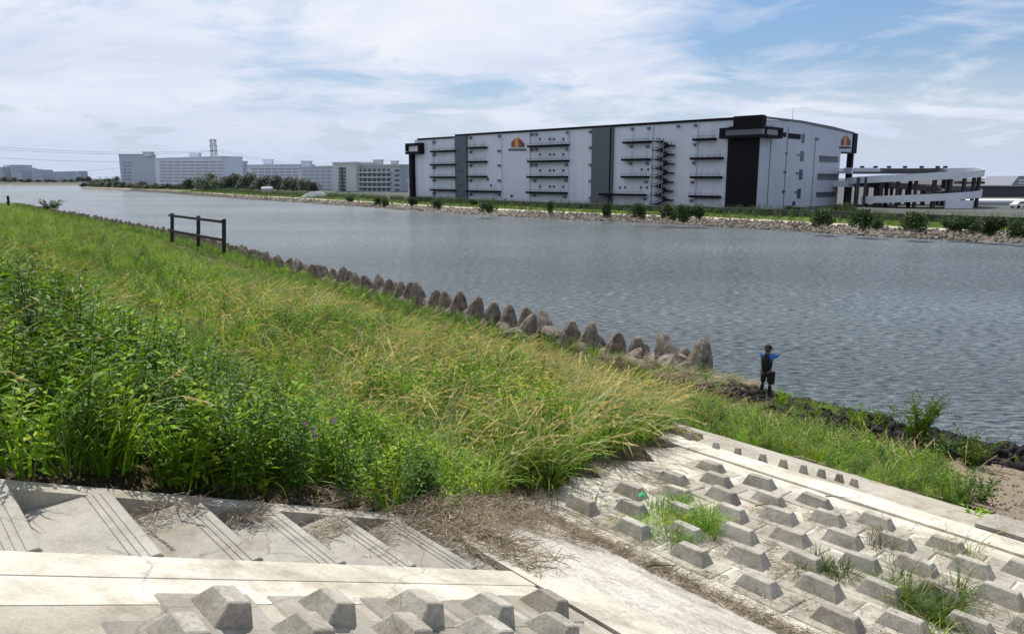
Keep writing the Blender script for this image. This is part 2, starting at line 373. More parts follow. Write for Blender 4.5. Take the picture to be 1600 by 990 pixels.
def blade(mb, p, az, lean, L, w, m, seg=4, droop=1.0, head=None):
    """arching strip"""
    d = Vector((math.cos(az), math.sin(az), 0)); s = Vector((-d.y, d.x, 0)); vs = []; ang = lean; q = Vector(p); tilt = random.uniform(-.5, .5)
    s = (s * math.cos(tilt) + Vector((0, 0, math.sin(tilt)))).normalized(); pts = []
    for i in range(seg + 1):
        ww = w * (1 - i / seg) ** .6 if head is None else w
        vs += [q - s * ww / 2, q + s * ww / 2]; pts.append(q.copy())
        dd = d * math.sin(ang) + Vector((0, 0, math.cos(ang))); q = q + dd * (L / seg); ang += droop / seg
    mb.add(vs, [(2 * i, 2 * i + 1, 2 * i + 3, 2 * i + 2) for i in range(seg)], m)
    if head:
        n, hl, hw = head
        for i in range(n):
            f = random.random(); a = pts[-2].lerp(pts[-1], f); dirv = (pts[-1] - pts[-2]).normalized()
            dv = (dirv + Vector((random.uniform(-.35, .35), random.uniform(-.35, .35), random.uniform(-.45, .2))))
            leafq(mb, a, dv, Vector((random.random(), random.random(), 1)), hl * random.uniform(.6, 1.2), hw, 3)
def weed(h, nl, m, spread=.16, ls=.075):
    mb = MB()
    for s in range(3):
        az = random.uniform(0, 6.28); base = Vector((random.uniform(-.08, .08), random.uniform(-.08, .08), 0)); hh = h * random.uniform(.75, 1.05)
        top = base + Vector((math.cos(az) * spread, math.sin(az) * spread, hh)); mb.tube(base, top, .006, .002, 3, m)
        for i in range(nl // 3):
            f = .12 + .88 * (i + random.random()) / (nl // 3); p = base.lerp(top, f); a = i * 2.4 + random.random()
            el = random.uniform(-.2, .7); d = Vector((math.cos(a) * math.cos(el), math.sin(a) * math.cos(el), math.sin(el)))
            off = d * random.uniform(.0, .07) * (1.3 - f)
            L = ls * random.uniform(.7, 1.3) * (1.25 - .55 * f)
            leafq(mb, p + off, d, Vector((random.uniform(-.5, .5), random.uniform(-.5, .5), 1)), L, L * random.uniform(.36, .5), m if random.random() < .85 else 1)
    return mb
def tuft(n, L, w, m, droop=1.2, rad=.08, lean=.25, heads=0, wind=0.0, hl=.035, hw=.007, hn=26, m2=None):
    mb = MB()
    for i in range(n):
        a = random.uniform(0, 6.28); r = rad * random.random() ** .5
        az = a if random.random() > wind else random.gauss(0, .5)
        blade(mb, (math.cos(a) * r, math.sin(a) * r, 0), az, lean * random.uniform(.2, 1.6), L * random.uniform(.55, 1.1), w * random.uniform(.6, 1.2), (m if (m2 is None or random.random() < .8) else m2), droop=droop * random.uniform(.4, 1.3))
    for i in range(heads):
        a = random.uniform(0, 6.28); r = rad * random.random() ** .5; az = random.gauss(0, .6) if random.random() < wind + .2 else a
        blade(mb, (math.cos(a) * r, math.sin(a) * r, 0), az, .15 + .3 * random.random(), L * random.uniform(1.05, 1.45), .005, 3, seg=5, droop=1.2 * random.uniform(.7, 1.5), head=(hn, hl, hw))
    return mb
protos = []
def addp(nm, mb): protos.append(proto_obj(nm, mb, PM)); return len(protos) - 1
WEED = [addp('weed', weed(.75, 110, 0, ls=.085)) for _ in range(3)] + [addp('weed', weed(.72, 100, 1, ls=.08)) for _ in range(2)]
LONG = [addp('grass', tuft(30, .75, .018, 2, 1.6, .12, .3, m2=1, heads=2, wind=.5)) for _ in range(2)] + [addp('grass', tuft(28, .8, .018, 2, 1.8, .12, .3, m2=1, heads=4, wind=.6, hl=.045, hw=.010)) for _ in range(2)]
PLAIN = [addp('grass', tuft(36, .62, .018, 2, 1.3, .13, .3, m2=1)) for _ in range(2)]
FINE = [addp('grass', tuft(40, .6, .016, 4, 1.0, .22, .35, heads=(0, 0, 2)[_], wind=.3, hn=10)) for _ in range(3)]
LOW = [addp('grass', tuft(30, .35, .011, 2, 1.5, .10, .5)) for _ in range(2)]
DRY = [addp('straw', tuft(30, .5, .010, 7, 1.9, .14, .9, m2=5)) for _ in range(2)]
LITTER = []
for _ in range(3):
    mb = MB()
    for i in range(34):
        a = random.uniform(0, 6.28); p = Vector((random.uniform(-.16, .16), random.uniform(-.16, .16), random.uniform(.0, .03))); d = Vector((math.cos(a), math.sin(a), random.uniform(-.10, .16))) * random.uniform(.04, .15)
        mb.tube(p, p + d, random.uniform(.0010, .0026), None, 3, 5 if random.random() < .7 else 7)
    LITTER.append(addp('litter', mb))
SCRUB = [addp('weed', weed(.8, 60, 6, spread=.3, ls=.14)) for _ in range(2)]
MAT = []
for _ in range(2):
    mb = MB()
    for i in range(60):
        a = random.gauss(-.15, .35); p = Vector((random.uniform(-.35, .35), random.uniform(-.3, .3), random.uniform(.02, .22))); d = Vector((math.cos(a), math.sin(a), random.uniform(-.25, .15))) * random.uniform(.2, .5)
        s = Vector((-d.y, d.x, 0)).normalized() * .007
        mb.add([p - s, p + s, p + d + s, p + d - s], [(0, 1, 2, 3)], 5 if random.random() < .6 else 7)
    MAT.append(addp('straw', mb))
def P(n, t, scale, pid, z=None, rz=None, tilt=.12):
    w = W(n, t, zg(n, t) if z is None else z)
    return (w.x, w.y, w.z - .01, random.gauss(0, tilt), random.gauss(0, tilt), random.uniform(0, 6.28) if rz is None else rz, scale, pid)
def nz2(n, t, s, k=0): return mnoise.noise(Vector((n * s, t * s, k)))
EDGE = [(-4, 4.27), (2.6, 4.30), (3.2, 4.45), (3.9, 4.95), (5.07, 5.85), (6.4, 6.05), (7.5, 6.3), (8.9, 6.6), (9.9, 7.1), (11.3, 8.6)]   # front line of the tall growth
pts = []
def field(n_lo, n_hi, t_lo, t_hi, dens, smul):
    cnt = int((n_hi - n_lo) * (t_hi - t_lo) * dens)
    for _ in range(cnt):
        ne = random.uniform(n_lo, n_hi); t = random.uniform(t_lo, t_hi); k = shore(t) / 24.4; n = ne * k
        if ne < 11.3:
            if t < lerp(EDGE, ne) + .12 + .15 * nz2(n, t, 1.3): continue
        elif t < 8.8: continue
        if ne > 23.0: continue
        h = 1.0 if ne < 10 else max(.55, 1.0 - (ne - 10) * .045)
        h *= 1 + .45 * nz2(n, t, .35, 5)
        q = nz2(n, t, .28, 2) + random.gauss(0, .18)
        leafy = (1.0 if ne < 3.6 else max(0, 1 - (ne - 3.6) / 2.4)) * (1 if t < 11 else max(.15, 1 - (t - 11) / 12))
        if ne > 21 and t > 14: h *= .72
        leafy = min(1, max(0, leafy + random.gauss(0, .16)))
        rz = random.gauss(-.15, .75)
        if random.random() < leafy * .92 - (q > .25) * .35:
            pid = random.choice(WEED if (q > -.1 or ne > 2.6) else WEED[2:]); s = h * random.uniform(.75, 1.1)
            if ne > 2.2: s *= .8
        elif t < 20 + 6 * q:
            long_p = .62 if (2.5 < ne < 19) else .2
            pid = random.choice(LONG[2:] if random.random() < .5 else LONG) if random.random() < long_p else random.choice(PLAIN); s = h * random.uniform(.75, 1.15) * (1.15 if t < 8 and ne > 4 else 1)
            if q < -.25: pid = random.choice(PLAIN + WEED[:2])
        else:
            pid = random.choice(FINE) if q > -.15 else random.choice(FINE + PLAIN + WEED[:1]); s = h * random.uniform(.7, 1.2)
        if t > 9 and random.random() < .10: pid = random.choice(WEED); s *= .9
        s *= smul
        pts.append(P(n, t, s, pid, rz=rz if pid in LONG else None))
field(-3, 12, 4.5, 9, 22, 1.0)
field(-2, 4, 4.5, 6, 22, .8)
field(-6, 14, 9, 14, 15, 1.0)
field(8, 23, 8, 20, 12, .95)
field(-10, 14, 14, 24, 10, 1.05)
field(-14, 23, 20, 40, 6.5, 1.15)
field(-12, 23, 40, 80, 4.2, 1.25)
field(-5, 23, 80, 160, 2.2, 1.6)
field(5, 23.4, 160, 300, 1.3, 2.0)
grass = scatter('grass', pts, protos)
tag(grass, 'tall green weeds and long straw-headed grass covering the levee slope', 'grass')
print('GRASS', len(pts))
# verge beyond the kerb
vp = []
for _ in range(6000):
    n = random.uniform(10.95, 20.5); t = random.uniform(2.2, 12.5)
    hi = 19.3 - max(0, (8 - t)) * .2 + .8 * nz2(n, t, .7, 2)
    lo_t = lerp([(10.9, 3.0), (12, 3.3), (14, 4.0), (16, 4.8), (18, 5.6), (20, 7.2)], n) + .4 * nz2(n, t, .9)
    if t < lo_t or n > hi: continue
    h = .85 + .5 * nz2(n, t, .5, 9)
    if n < 11.6: h *= .55
    if n > 16.5: h *= max(.3, 1 - (n - 16.5) * .33)
    vp.append(P(n, t, h * random.uniform(.6, 1.0), random.choice(PLAIN + LOW + LONG[:2] + WEED[:1] + WEED[3:4])))
for _ in range(170):
    n = random.uniform(19, 21.8); t = random.uniform(1, 15)
    if nz2(n, t, .9, 12) < .05: continue
    vp.append(P(n, t, random.uniform(.3, .6), random.choice(WEED + LOW)))
for _ in range(170):
    n = random.uniform(10.2, 19); t = random.uniform(-4, 4.5); vp.append(P(n, t, random.uniform(.15, .5), random.choice(LOW)))
vg = scatter('verge_grass', vp, protos); tag(vg, 'bright green bank of grass between the low kerb and the dark rocks', 'grass')
# matted dry straw over the far end of the tetrapods
sp_ = []
for _ in range(420):
    n = random.uniform(19.5, 23.6); t = random.uniform(12.5, 24)
    if t > 19.5 or (n < 20.5 and t > 16): continue
    sp_.append(P(n, t, random.uniform(.7, 1.3), random.choice(MAT + DRY + PLAIN[:1]), z=zg(n) + random.uniform(0, .3) * (1 if t < 19 else .3), rz=random.gauss(.1, .5)))
o = scatter('dry_straw', sp_, protos); tag(o, 'pale matted dry straw heaped against the last tetrapods', 'straw')

# litter
lp = []
def litter(n, t, dens=1, s=1.0, z=None): lp.append(P(n, t, s * random.uniform(.7, 1.3), random.choice(LITTER), z=z, tilt=.15))
for _ in range(2100):
    n = random.uniform(2.2, 10); t = random.uniform(3.3, 7.2); e = lerp(EDGE, n)
    low = lerp([(2.2, 4.45), (2.65, 4.4), (2.75, 3.75), (3.1, 3.9), (3.9, 4.5), (4.6, 5.0), (5.3, 5.65), (6.5, 6.1), (8, 6.4), (10, 6.9)], n) + .15 * nz2(n, t, 2.5)
    if t > e + .3 or t < low: continue
    litter(n, t, z=zg(n) + .015)
for _ in range(380):      # gutter beside the rough strip and litter between blocks
    n = 5.33 + abs(random.gauss(0, .05)); t = random.uniform(-2, 5.6); litter(n, t, z=apron_z(n) + .012, s=.8)
for _ in range(1000):
    n = random.uniform(5.4, 8.9); t = random.uniform(-3, 5.8)
    if nz2(n, t, .9, 4) + .28 * (7.6 - n) / 2 < .06: continue
    litter(n, t, z=apron_z(n) + .016, s=.75)
for k in range(2, 6):      # small heaps on the far ends of the treads
    nn = .42 + TR * k
    for _ in range(3 + 2 * k):
        n = nn - TR * random.random(); t = T1 - .06 - abs(random.gauss(0, .04 + .03 * k)); 
        if t > T0 + .1: litter(n, t, z=slope_z(nn) + .05 + random.random() * .04, s=.8)
for _ in range(50):
    n = random.uniform(2.75, 3.4); t = random.uniform(3.3, 4.4)
    litter(n, t, z=slope_z(n) + .03) if t > 3.35 + (3.4 - n) * .2 else None
for _ in range(90):
    n = random.uniform(3.5, 5.2); t = random.uniform(4.4, 5.3); litter(n, t, z=zg(n) + .02)
o = scatter('litter', lp, protos); tag(o, 'brown dry stalks and leaf litter strewn along the edge of the paving', 'litter')

# countable weed clumps growing between the blocks
def clump(n, t, parts, label, group=None, z=None):
    mb = MB()
    for (dn, dt, L, cnt, m, heads) in parts:
        tb = tuft(cnt, L, .009, m, 1.7, .10, .5, heads=heads, wind=.2, hn=8)
        tb.v = [(x + dn * ca - dt * sa, y + dn * sa + dt * ca, zz) for x, y, zz in tb.v]; mb.add(tb.v, tb.f); mb.m[-len(tb.f):] = tb.m
    me = bpy.data.meshes.new('weed_clump'); me.from_pydata(mb.v, [], mb.f)
    for q in PM: me.materials.append(q)
    me.polygons.foreach_set('material_index', mb.m); me.update()
    o = link(bpy.data.objects.new('weed_clump', me)); o.location = W(n, t, (apron_z(n) if z is None else z) + .0)
    return tag(o, label, 'weed clump', group)
G = 'weed clumps growing between the blocks'
clump(6.35, 4.55, [(random.uniform(-.5, .6), random.uniform(-.45, .4), random.uniform(.2, .34), 40, random.choice((1, 2, 1)), 0) for _ in range(34)], 'broad low green grass clump among the upper left apron blocks', G)
clump(7.0, 2.15, [(random.uniform(-.35, .4), random.uniform(-.35, .35), random.uniform(.2, .38), 40, random.choice((1, 2, 1)), 0) for _ in range(24)] + [(random.uniform(-.3, .3), random.uniform(-.3, .3), .6, 4, 2, 2) for _ in range(4)], 'spiky green grass clump nearest the right edge with tall thin stalks', G)
clump(6.75, 2.95, [(random.uniform(-.2, .2), random.uniform(-.2, .2), random.uniform(.15, .3), 26, random.choice((1, 2)), 0) for _ in range(10)], 'small green tuft between two blocks in the middle of the apron', G)
clump(7.9, 2.75, [(random.uniform(-.25, .25), random.uniform(-.25, .25), random.uniform(.2, .45), 12, 1, 1) for _ in range(6)], 'sparse brownish weed with tall arching stalks near the coping', G)
clump(6.1, 5.35, [(random.uniform(-.1, .1), random.uniform(-.1, .1), .2, 12, 1, 0) for _ in range(3)], 'tiny dark weed tuft beside the broad clump', G)
for k in range(3):
    n, t = [(8.3, 2.3), (7.3, 1.3), (6.3, 1.6)][k]
    clump(n, t, [(random.uniform(-.25, .25), random.uniform(-.2, .2), random.uniform(.12, .5), 9, 2, 1) for _ in range(7)], ['wispy grass stalks rising beside the coping at right', 'wispy grass stalks at the right border of the apron', 'short sprawling grass at the lower right of the apron'][k], G)
# a scrap of bright green plastic
mb = MB(); w = W(6.6, 5.1, apron_z(6.6) + .12)
mb.add([(-.05, -.03, .0), (.05, -.02, .01), (.06, .03, .05), (0, .05, .08), (-.05, .03, .03), (0, 0, .05)], [(0, 1, 5), (1, 2, 5), (2, 3, 5), (3, 4, 5), (4, 0, 5)])
o = mb.build('plastic_scrap', simple('green_plastic', (.03, .42, .16), .4)); o.location = w; o.scale = (.75, .75, .5); tag(o, 'scrap of bright green plastic lying by the broad weed clump', 'litter scrap')
# loose sticks
for k, (px, py, n_, L, a) in enumerate([(1010, 885, 5.4, .3, .6), (745, 848, 3.2, .45, 1.3), (1290, 775, 8.0, .3, .2), (1180, 790, 7.4, .35, .3), (1110, 930, 5.6, .4, -.7), (640, 850, 2.8, .3, .9)]):
    w = hitz(px, py, zg(n_) + .06); mb = MB(); q = Vector((0, 0, 0)); aa = a
    for s_ in range(4):
        aa += random.gauss(0, .25); q2 = q + Vector((math.cos(aa), math.sin(aa), random.uniform(-.05, .1))) * L / 4; mb.tube(q, q2, .009 - .0015 * s_, .0075 - .0015 * s_, 5); q = q2
    o = mb.build('driftwood_stick', M['black_wood'] if k < 2 else M['dry']); o.location = w
    tag(o, ['dark stick lying at the left end of the apron', 'crooked stick poking from the litter at the end of the cream beam', 'thin stick lying beside the block row near the coping', 'thin stick lying across the middle blocks', 'pale stick at the edge of the rough strip', 'thin stick on the lowest step'][k], 'stick', 'loose sticks')

# pink clover flowers among the weeds
def flower(n, t, h, lab):
    mb = MB(); mb.tube((0, 0, 0), (0.01, 0, h), .003, .002, 4); st = mb
    o = empty('clover_flower', W(n, t, zg(n, t))); s = mb.build('stem', M['leaf'], o)
    hb = MB()
    for _ in range(26):
        v = Vector((random.gauss(0, 1), random.gauss(0, 1), random.gauss(0, 1))).normalized(); leafq(hb, Vector((0.01, 0, h + .01)), v, Vector((.3, .2, 1)), .028, .009, 0)
    hb.build('petals', MPINK, o); tag(o, lab, 'flower', 'pink flowers in the weeds')
MPINK = simple('pink_petal', (.50, .25, .40), .6)
for k, (px, py) in enumerate([(330, 657), (475, 665), (487, 672), (490, 682), (520, 660)]):
    d = ray(px, py); t_ = .5
    while (-sa * d.x + ca * d.y) * t_ < 4.62: t_ += .01
    n = (ca * d.x + sa * d.y) * t_; t = (-sa * d.x + ca * d.y) * t_
    flower(n, t, EYE + d.z * t_ - zg(n, t), ['pink clover flower standing alone in the weeds above the steps', 'pink clover flower in the weeds, left end of the small cluster', 'pink clover flower in the cluster', 'pink clover flower in the cluster', 'pink clover flower, right end of the small cluster'][k])

# ------------------------------------------------------------------ near rocks, gravel, shrubs
rocks = []
def rock_mesh(mat, nm='rock'):
    bm = bmesh.new(); bmesh.ops.create_icosphere(bm, subdivisions=2, radius=.5); s = random.random() * 99
    for v in bm.verts: v.co *= 1 + .45 * mnoise.noise(v.co * 1.7 + Vector((s, s, s))); v.co.z *= .65; v.co.x *= 1.25
    me = bpy.data.meshes.new(nm); bm.to_mesh(me); bm.free(); me.materials.append(mat); return bpy.data.objects.new(nm, me)
RK = [rock_mesh(M['rock']) for _ in range(3)]; RP = [rock_mesh(M['rock_pale']) for _ in range(3)]
for _ in range(4200):
    t = random.uniform(-12, 18.5); n = random.uniform(19.2, 25.2)
    if t > 15 and n < 21.5: continue
    if n < 20.3 and (random.random() < .6 or t < 5): continue
    w = W(n, t, zg(n) + .05 + .18 * nz2(n, t, .6, 3)); rocks.append((w.x, w.y, w.z + .04, random.uniform(0, 6), random.uniform(0, 6), random.uniform(0, 6), random.uniform(.14, .42), random.randrange(3)))
o = scatter('riprap', rocks, RK); tag(o, 'black wet riprap rocks along the near waterline', 'rocks')
def gravel():
    vs = []; fs = []; a = 30; b = 40
    for j in range(b + 1):
        for i in range(a + 1):
            n = 11.2 + (20.6 - 11.2) * i / a; t = -10 + 15.6 * j / b; w = W(n, t, zg(n) + .07 + .05 * nz2(n, t, 1.1)); vs.append(w)
    for j in range(b):
        for i in range(a): fs.append((j * (a + 1) + i, j * (a + 1) + i + 1, (j + 1) * (a + 1) + i + 1, (j + 1) * (a + 1) + i))
    mb = MB(); mb.add(vs, fs); struct(mb.build('gravel_path', M['gravel'], smooth=True))
gravel()
st = []
for _ in range(2600):
    n = random.uniform(11, 20.8); t = random.uniform(-6, 5.4); w = W(n, t, zg(n) + .08 + .05 * nz2(n, t, 1.1)); st.append((w.x, w.y, w.z, random.uniform(0, 6), random.uniform(0, 6), random.uniform(0, 6), random.uniform(.015, .06), random.randrange(3)))
o = scatter('loose_stones', st, RP); tag(o, 'small pale stones scattered on the gravel shore', 'stones')

def leafy_shrub(loc, h, r, stems, nl, ls, lw, mat, label, cat='shrub', group=None, name='shrub'):
    e = empty(name, loc); sm = MB(); lf = MB()
    for s in range(stems):
        a = random.uniform(0, 6.28); b = Vector((random.uniform(-.1, .1) * r, random.uniform(-.1, .1) * r, -.05)); hh = h * random.uniform(.6, 1.0); rr = r * random.uniform(.2, 1)
        mid = b + Vector((math.cos(a) * rr * .35, math.sin(a) * rr * .35, hh * .55)); top = b + Vector((math.cos(a) * rr, math.sin(a) * rr, hh))
        sm.tube(b, mid, .012 * h, .008 * h, 5); sm.tube(mid, top, .008 * h, .003 * h, 4)
        for i in range(nl // stems):
            f = random.uniform(.1, 1.0); p = b.lerp(mid, f * 2) if f < .5 else mid.lerp(top, f * 2 - 1)
            p = p + Vector((random.gauss(0, .09), random.gauss(0, .09), random.gauss(0, .05))) * r
            az = random.uniform(0, 6.28); el = random.uniform(-.1, 1.0); d = Vector((math.cos(az) * math.cos(el), math.sin(az) * math.cos(el), math.sin(el)))
            leafq(lf, p, d, Vector((random.uniform(-1, 1), random.uniform(-1, 1), 1)), ls * random.uniform(.6, 1.3), lw * random.uniform(.7, 1.2), 0)
    sm.build('stem', M['leaf_dark'], e); lf.build('foliage', mat, e); return tag(e, label, cat, group)
def onbank(px, py):
    z = 2.2
    for _ in range(12):
        w = hitz(px, py, z); n = ca * w.x + sa * w.y; z = .5 * z + .5 * zg(n)
    return w
leafy_shrub(onbank(1432, 700), 1.55, .75, 14, 900, .17, .035, M['leaf'], 'tall leafy willow-like shrub standing above the black rocks', group='shrubs on the near verge')
leafy_shrub(onbank(1350, 690), 1.0, .5, 9, 450, .13, .03, M['leaf'], 'medium leafy shrub left of the tall one on the verge', group='shrubs on the near verge')
leafy_shrub(onbank(1378, 672), .8, .35, 6, 200, .12, .03, M['leaf_dark'], 'thin dark shoots between the two leafy shrubs', group='shrubs on the near verge')
leafy_shrub(onbank(1515, 728), .95, .85, 12, 700, .11, .04, M['leaf'], 'low round shrub at the edge of the black rocks at right', group='shrubs on the near verge')
leafy_shrub(onbank(1465, 722), .8, .5, 8, 320, .10, .035, M['leaf_dark'], 'dark low shrub between the tall one and the round one', group='shrubs on the near verge')
leafy_shrub(onbank(1218, 640), .75, .22, 5, 120, .16, .03, M['leaf'], 'slender green sprout right of the angler', group='shrubs on the near verge')
leafy_shrub(onbank(1532, 800), .75, .35, 7, 260, .10, .03, M['leaf_dark'], 'dark weedy bush on the gravel at the kerb', group='shrubs on the near verge')
leafy_shrub(onbank(1535, 830), .3, .4, 7, 180, .08, .03, M['leaf'], 'low bright weed at the foot of the kerb at right', group='shrubs on the near verge')
leafy_shrub(W(33.2, 190, zg(33, 190)) , 3.2, 3.0, 12, 700, .5, .3, M['shrub'], 'dark round bush on the near bank at far left', group='shrubs on the near bank far away')

# creeper tufts tumbling round the tetrapods
cr = []
for t in list(np.arange(20, 120, .08)) + list(np.arange(120, 240, .25)):
    n = shore(t) - random.uniform(1.4, 4.8)
    cr.append(P(n, t, random.uniform(.6, 1.05) * (1 + max(0, t - 50) * .004), random.choice(WEED[:2] + [WEED[3]] + PLAIN[:1])))
o = scatter('creeping_weeds', cr, protos); tag(o, 'leafy weeds creeping up against the row of tetrapods', 'weeds')

# ------------------------------------------------------------------ tetrapods
def tetra_mesh():
    bm = bmesh.new(); k = 10
    dirs = [Vector((0, 0, 1))] + [Vector((math.cos(a) * .943, math.sin(a) * .943, -.333)) for a in (0, 2 * PI / 3, 4 * PI / 3)]
    L = 1.17; r0, r1 = .50, .12
    for d in dirs:
        x = d.orthogonal().normalized(); y = d.cross(x); rings = []
        for (f, r) in ((0.0, r0 * .85), (.12, r0), (.5, r0 * .76), (.82, r0 * .46), (.95, r1 * 1.1), (1.0, r1 * .6)):
            rings.append([bm.verts.new(d * (L * f) + (x * math.cos(2 * PI * i / k) + y * math.sin(2 * PI * i / k)) * r * (1 + .05 * mnoise.noise(d * f * 4 + x * i))) for i in range(k)])
        for a, b in zip(rings, rings[1:]):
            for i in range(k): bm.faces.new((a[i], a[(i + 1) % k], b[(i + 1) % k], b[i]))
        bm.faces.new(rings[-1]); bm.faces.new(rings[0][::-1])
    bmesh.ops.recalc_face_normals(bm, faces=bm.faces)
    
    me = bpy.data.meshes.new('tetrapod'); bm.to_mesh(me); bm.free(); me.materials.append(M['tetra']); return me
TM = [tetra_mesh() for _ in range(2)]
def tetra(n, t, z, s, rot, label):
    o = link(bpy.data.objects.new('tetrapod', TM[random.randrange(2)])); o.location = W(n, t, z); o.rotation_euler = rot; o.scale = (s, s, s)
    return tag(o, label, 'tetrapod', 'concrete tetrapods armouring the near bank')
t = 15.6; k = 0
while t < 235:
    n = shore(t) - 1.15 + random.uniform(-.15, .15); s = random.uniform(.95, 1.12)
    lab = 'weathered grey concrete tetrapod with one leg up in the row along the near bank'
    if k == 0: lab = 'last tetrapod at the right end of the row, leaning toward the water'
    elif k == 1: lab = 'tetrapod half buried in straw, next to the leaning last one'
    tilt = (random.gauss(0, .17), random.gauss(0, .17)) if k else (.12, .22)
    zb = (.78 if k not in (2, 3, 5) else .5) - min(.42, max(0, t - 26) * .012)
    tetra(n, t, zb + random.uniform(-.08, .1), s * (1.12 if k == 0 else 1), (tilt[0], tilt[1], random.uniform(0, 6.28)), lab)
    t += 1.42 * random.uniform(.94, 1.06) if k else 1.3; k += 1
t = 17
while t < 75:
    tetra(shore(t) + .1, t + .3, .1, random.uniform(.9, 1.05), (random.gauss(0, .35), random.gauss(0, .35), random.uniform(0, 6.28)), 'grey tetrapod of the lower row nearer the water')
    t += 1.9 * random.uniform(.9, 1.1)
tetra(22.2, 24.0, 1.0, .92, (.3, .2, 1), 'extra tetrapod on the land side behind the row')
tetra(21.9, 17.8, .75, .85, (.8, .3, 2), 'tipped tetrapod buried in straw on the land side')

# ------------------------------------------------------------------ dark timber rail by the bank
def rail_frame():
    z0 = 1.5; Ya = None
    a = atY(272, 372, 74.0); 
    tb = [(269, 333, 372), (310, 337, 379), (350, 342, 390)]
    A = atY(269, 372, 78); B = atY(350, 390, 66)
    e = empty('timber_rail', ((A.x + B.x) / 2, (A.y + B.y) / 2, min(A.z, B.z))); L = e.location
    ps = []
    for k, (px, y0, y1) in enumerate(tb):
        Y = 78 - 6 * k if k < 2 else 66
        lo = atY(px, y1 + 6, Y); hi = atY(px + 0, y0, Y); ps.append((lo, hi)); mb = MB(); w = .28
        mb.prism([lo - L + Vector((sx * w / 2, sy * w / 2, 0)) for sx, sy in ((-1, -1), (1, -1), (1, 1), (-1, 1))], [hi - L + Vector((sx * w / 2, sy * w / 2, 0)) for sx, sy in ((-1, -1), (1, -1), (1, 1), (-1, 1))])
        mb.build('post', M['black_wood'], e, bevel=.02)
    for f in (.08, .60):
        a = ps[0][1].lerp(ps[0][0], f); b = ps[2][1].lerp(ps[2][0], f); d = (b - a).normalized(); a = a - d * .45; mb = MB()
        s = Vector((-d.y, d.x, 0)).normalized() * .05; off = s.normalized() * -.20
        mb.prism([a - L - s + off + Vector((0, 0, -.12)), b - L - s + off + Vector((0, 0, -.12)), b - L + s + off + Vector((0, 0, -.12)), a - L + s + off + Vector((0, 0, -.12))], [a - L - s + off + Vector((0, 0, .12)), b - L - s + off + Vector((0, 0, .12)), b - L + s + off + Vector((0, 0, .12)), a - L + s + off + Vector((0, 0, .12))])
        mb.build('rail', M['black_wood'], e)
    tag(e, 'black timber rail with three posts and two bars on the near bank', 'railing')
rail_frame()
p = atY(14, 322, 175); q = atY(14, 306, 175); mb = MB(); mb.tube((0, 0, -.8), (0, 0, q.z - p.z), .3, .28, 8); o = mb.build('bollard_post', M['black_wood']); o.location = p
tag(o, 'single dark post standing on the near bank at the far left', 'post')

# ------------------------------------------------------------------ angler
def skin_mesh(name, joints, edges, mat, parent, sub=2, root=0):
    bm = bmesh.new(); lay = bm.verts.layers.skin.verify(); vs = []
    for (p, r) in joints:
        v = bm.verts.new(p); v[lay].radius = (r, r) if not isinstance(r, tuple) else r; vs.append(v)
    vs[root][lay].use_root = True
    for a, b in edges: bm.edges.new((vs[a], vs[b]))
    me = bpy.data.meshes.new(name); bm.to_mesh(me); bm.free(); me.materials.append(mat)
    o = link(bpy.data.objects.new(name, me), parent); s = o.modifiers.new('skin', 'SKIN'); s.use_smooth_shade = True; s.use_x_symmetry = False
    b = o.modifiers.new('sub', 'SUBSURF'); b.levels = sub; b.render_levels = sub
    return o
SK = simple('skin', (.16, .09, .06), .6); BL = simple('blue_cloth', (.02, .15, .46), .8); BK = simple('black_cloth', (.012, .012, .014), .85); NAVY = simple('dark_navy_cloth', (.018, .022, .03), .85); HAIR = simple('dark_hair', (.01, .008, .007), .6)  # skin tone darkened, backlit shade put into its colour
fw = hitz(1195, 621, .95); person = empty('person', fw, R(38)); K = 1.0
tag(person, 'person fishing from the black rocks in blue sleeves, dark vest, cap and shorts', 'person')
J = [((0, 0, .96), .10), ((0, 0, 1.14), .10), ((.0, 0, 1.33), .11), ((0, 0, 1.47), .055), ((.02, 0, 1.57), .075), ((.025, 0, 1.66), .085),
     ((0, .18, 1.40), .06), ((.24, .17, 1.36), .045), ((.47, .05, 1.38), .03), ((0, -.18, 1.41), .06), ((.25, -.20, 1.40), .045), ((.48, -.07, 1.39), .03),
     ((0, .10, .88), .09), ((.03, .13, .50), .058), ((0, .15, .10), .04), ((.14, .16, .045), .04), ((0, -.10, .88), .09), ((.03, -.13, .50), .058), ((0, -.15, .10), .04), ((.14, -.16, .045), .04),
     ((.115, 0, 1.62), .014)]
E_ = [(0, 1), (1, 2), (2, 3), (3, 4), (4, 5), (2, 6), (6, 7), (7, 8), (2, 9), (9, 10), (10, 11), (0, 12), (12, 13), (13, 14), (14, 15), (0, 16), (16, 17), (17, 18), (18, 19), (4, 20)]
fingers = []
def hand(base, side):
    b = len(J); J.append(((base[0] + .045, base[1], base[2]), .027)); E_.append((8 if side > 0 else 11, b))
    for i in range(4):
        o_ = (i - 1.5) * .02; l = [.9, 1, .95, .75][i]; q = len(J)
        J.append(((base[0] + .085, base[1] + .01 * side, base[2] + o_), .0095)); J.append(((base[0] + .085 + .03 * l, base[1] - .012 * side, base[2] + o_), .0085)); J.append(((base[0] + .10, base[1] - .035 * side * l, base[2] + o_), .0075))
        E_.extend([(b, q), (q, q + 1), (q + 1, q + 2)])
    q = len(J); J.append(((base[0] + .05, base[1] - .03 * side, base[2] + .035), .010)); J.append(((base[0] + .085, base[1] - .04 * side, base[2] + .045), .008)); E_.extend([(b, q), (q, q + 1)])
hand((.47, .05, 1.38), 1); hand((.48, -.07, 1.39), -1)
skin_mesh('body', J, E_, SK, person)
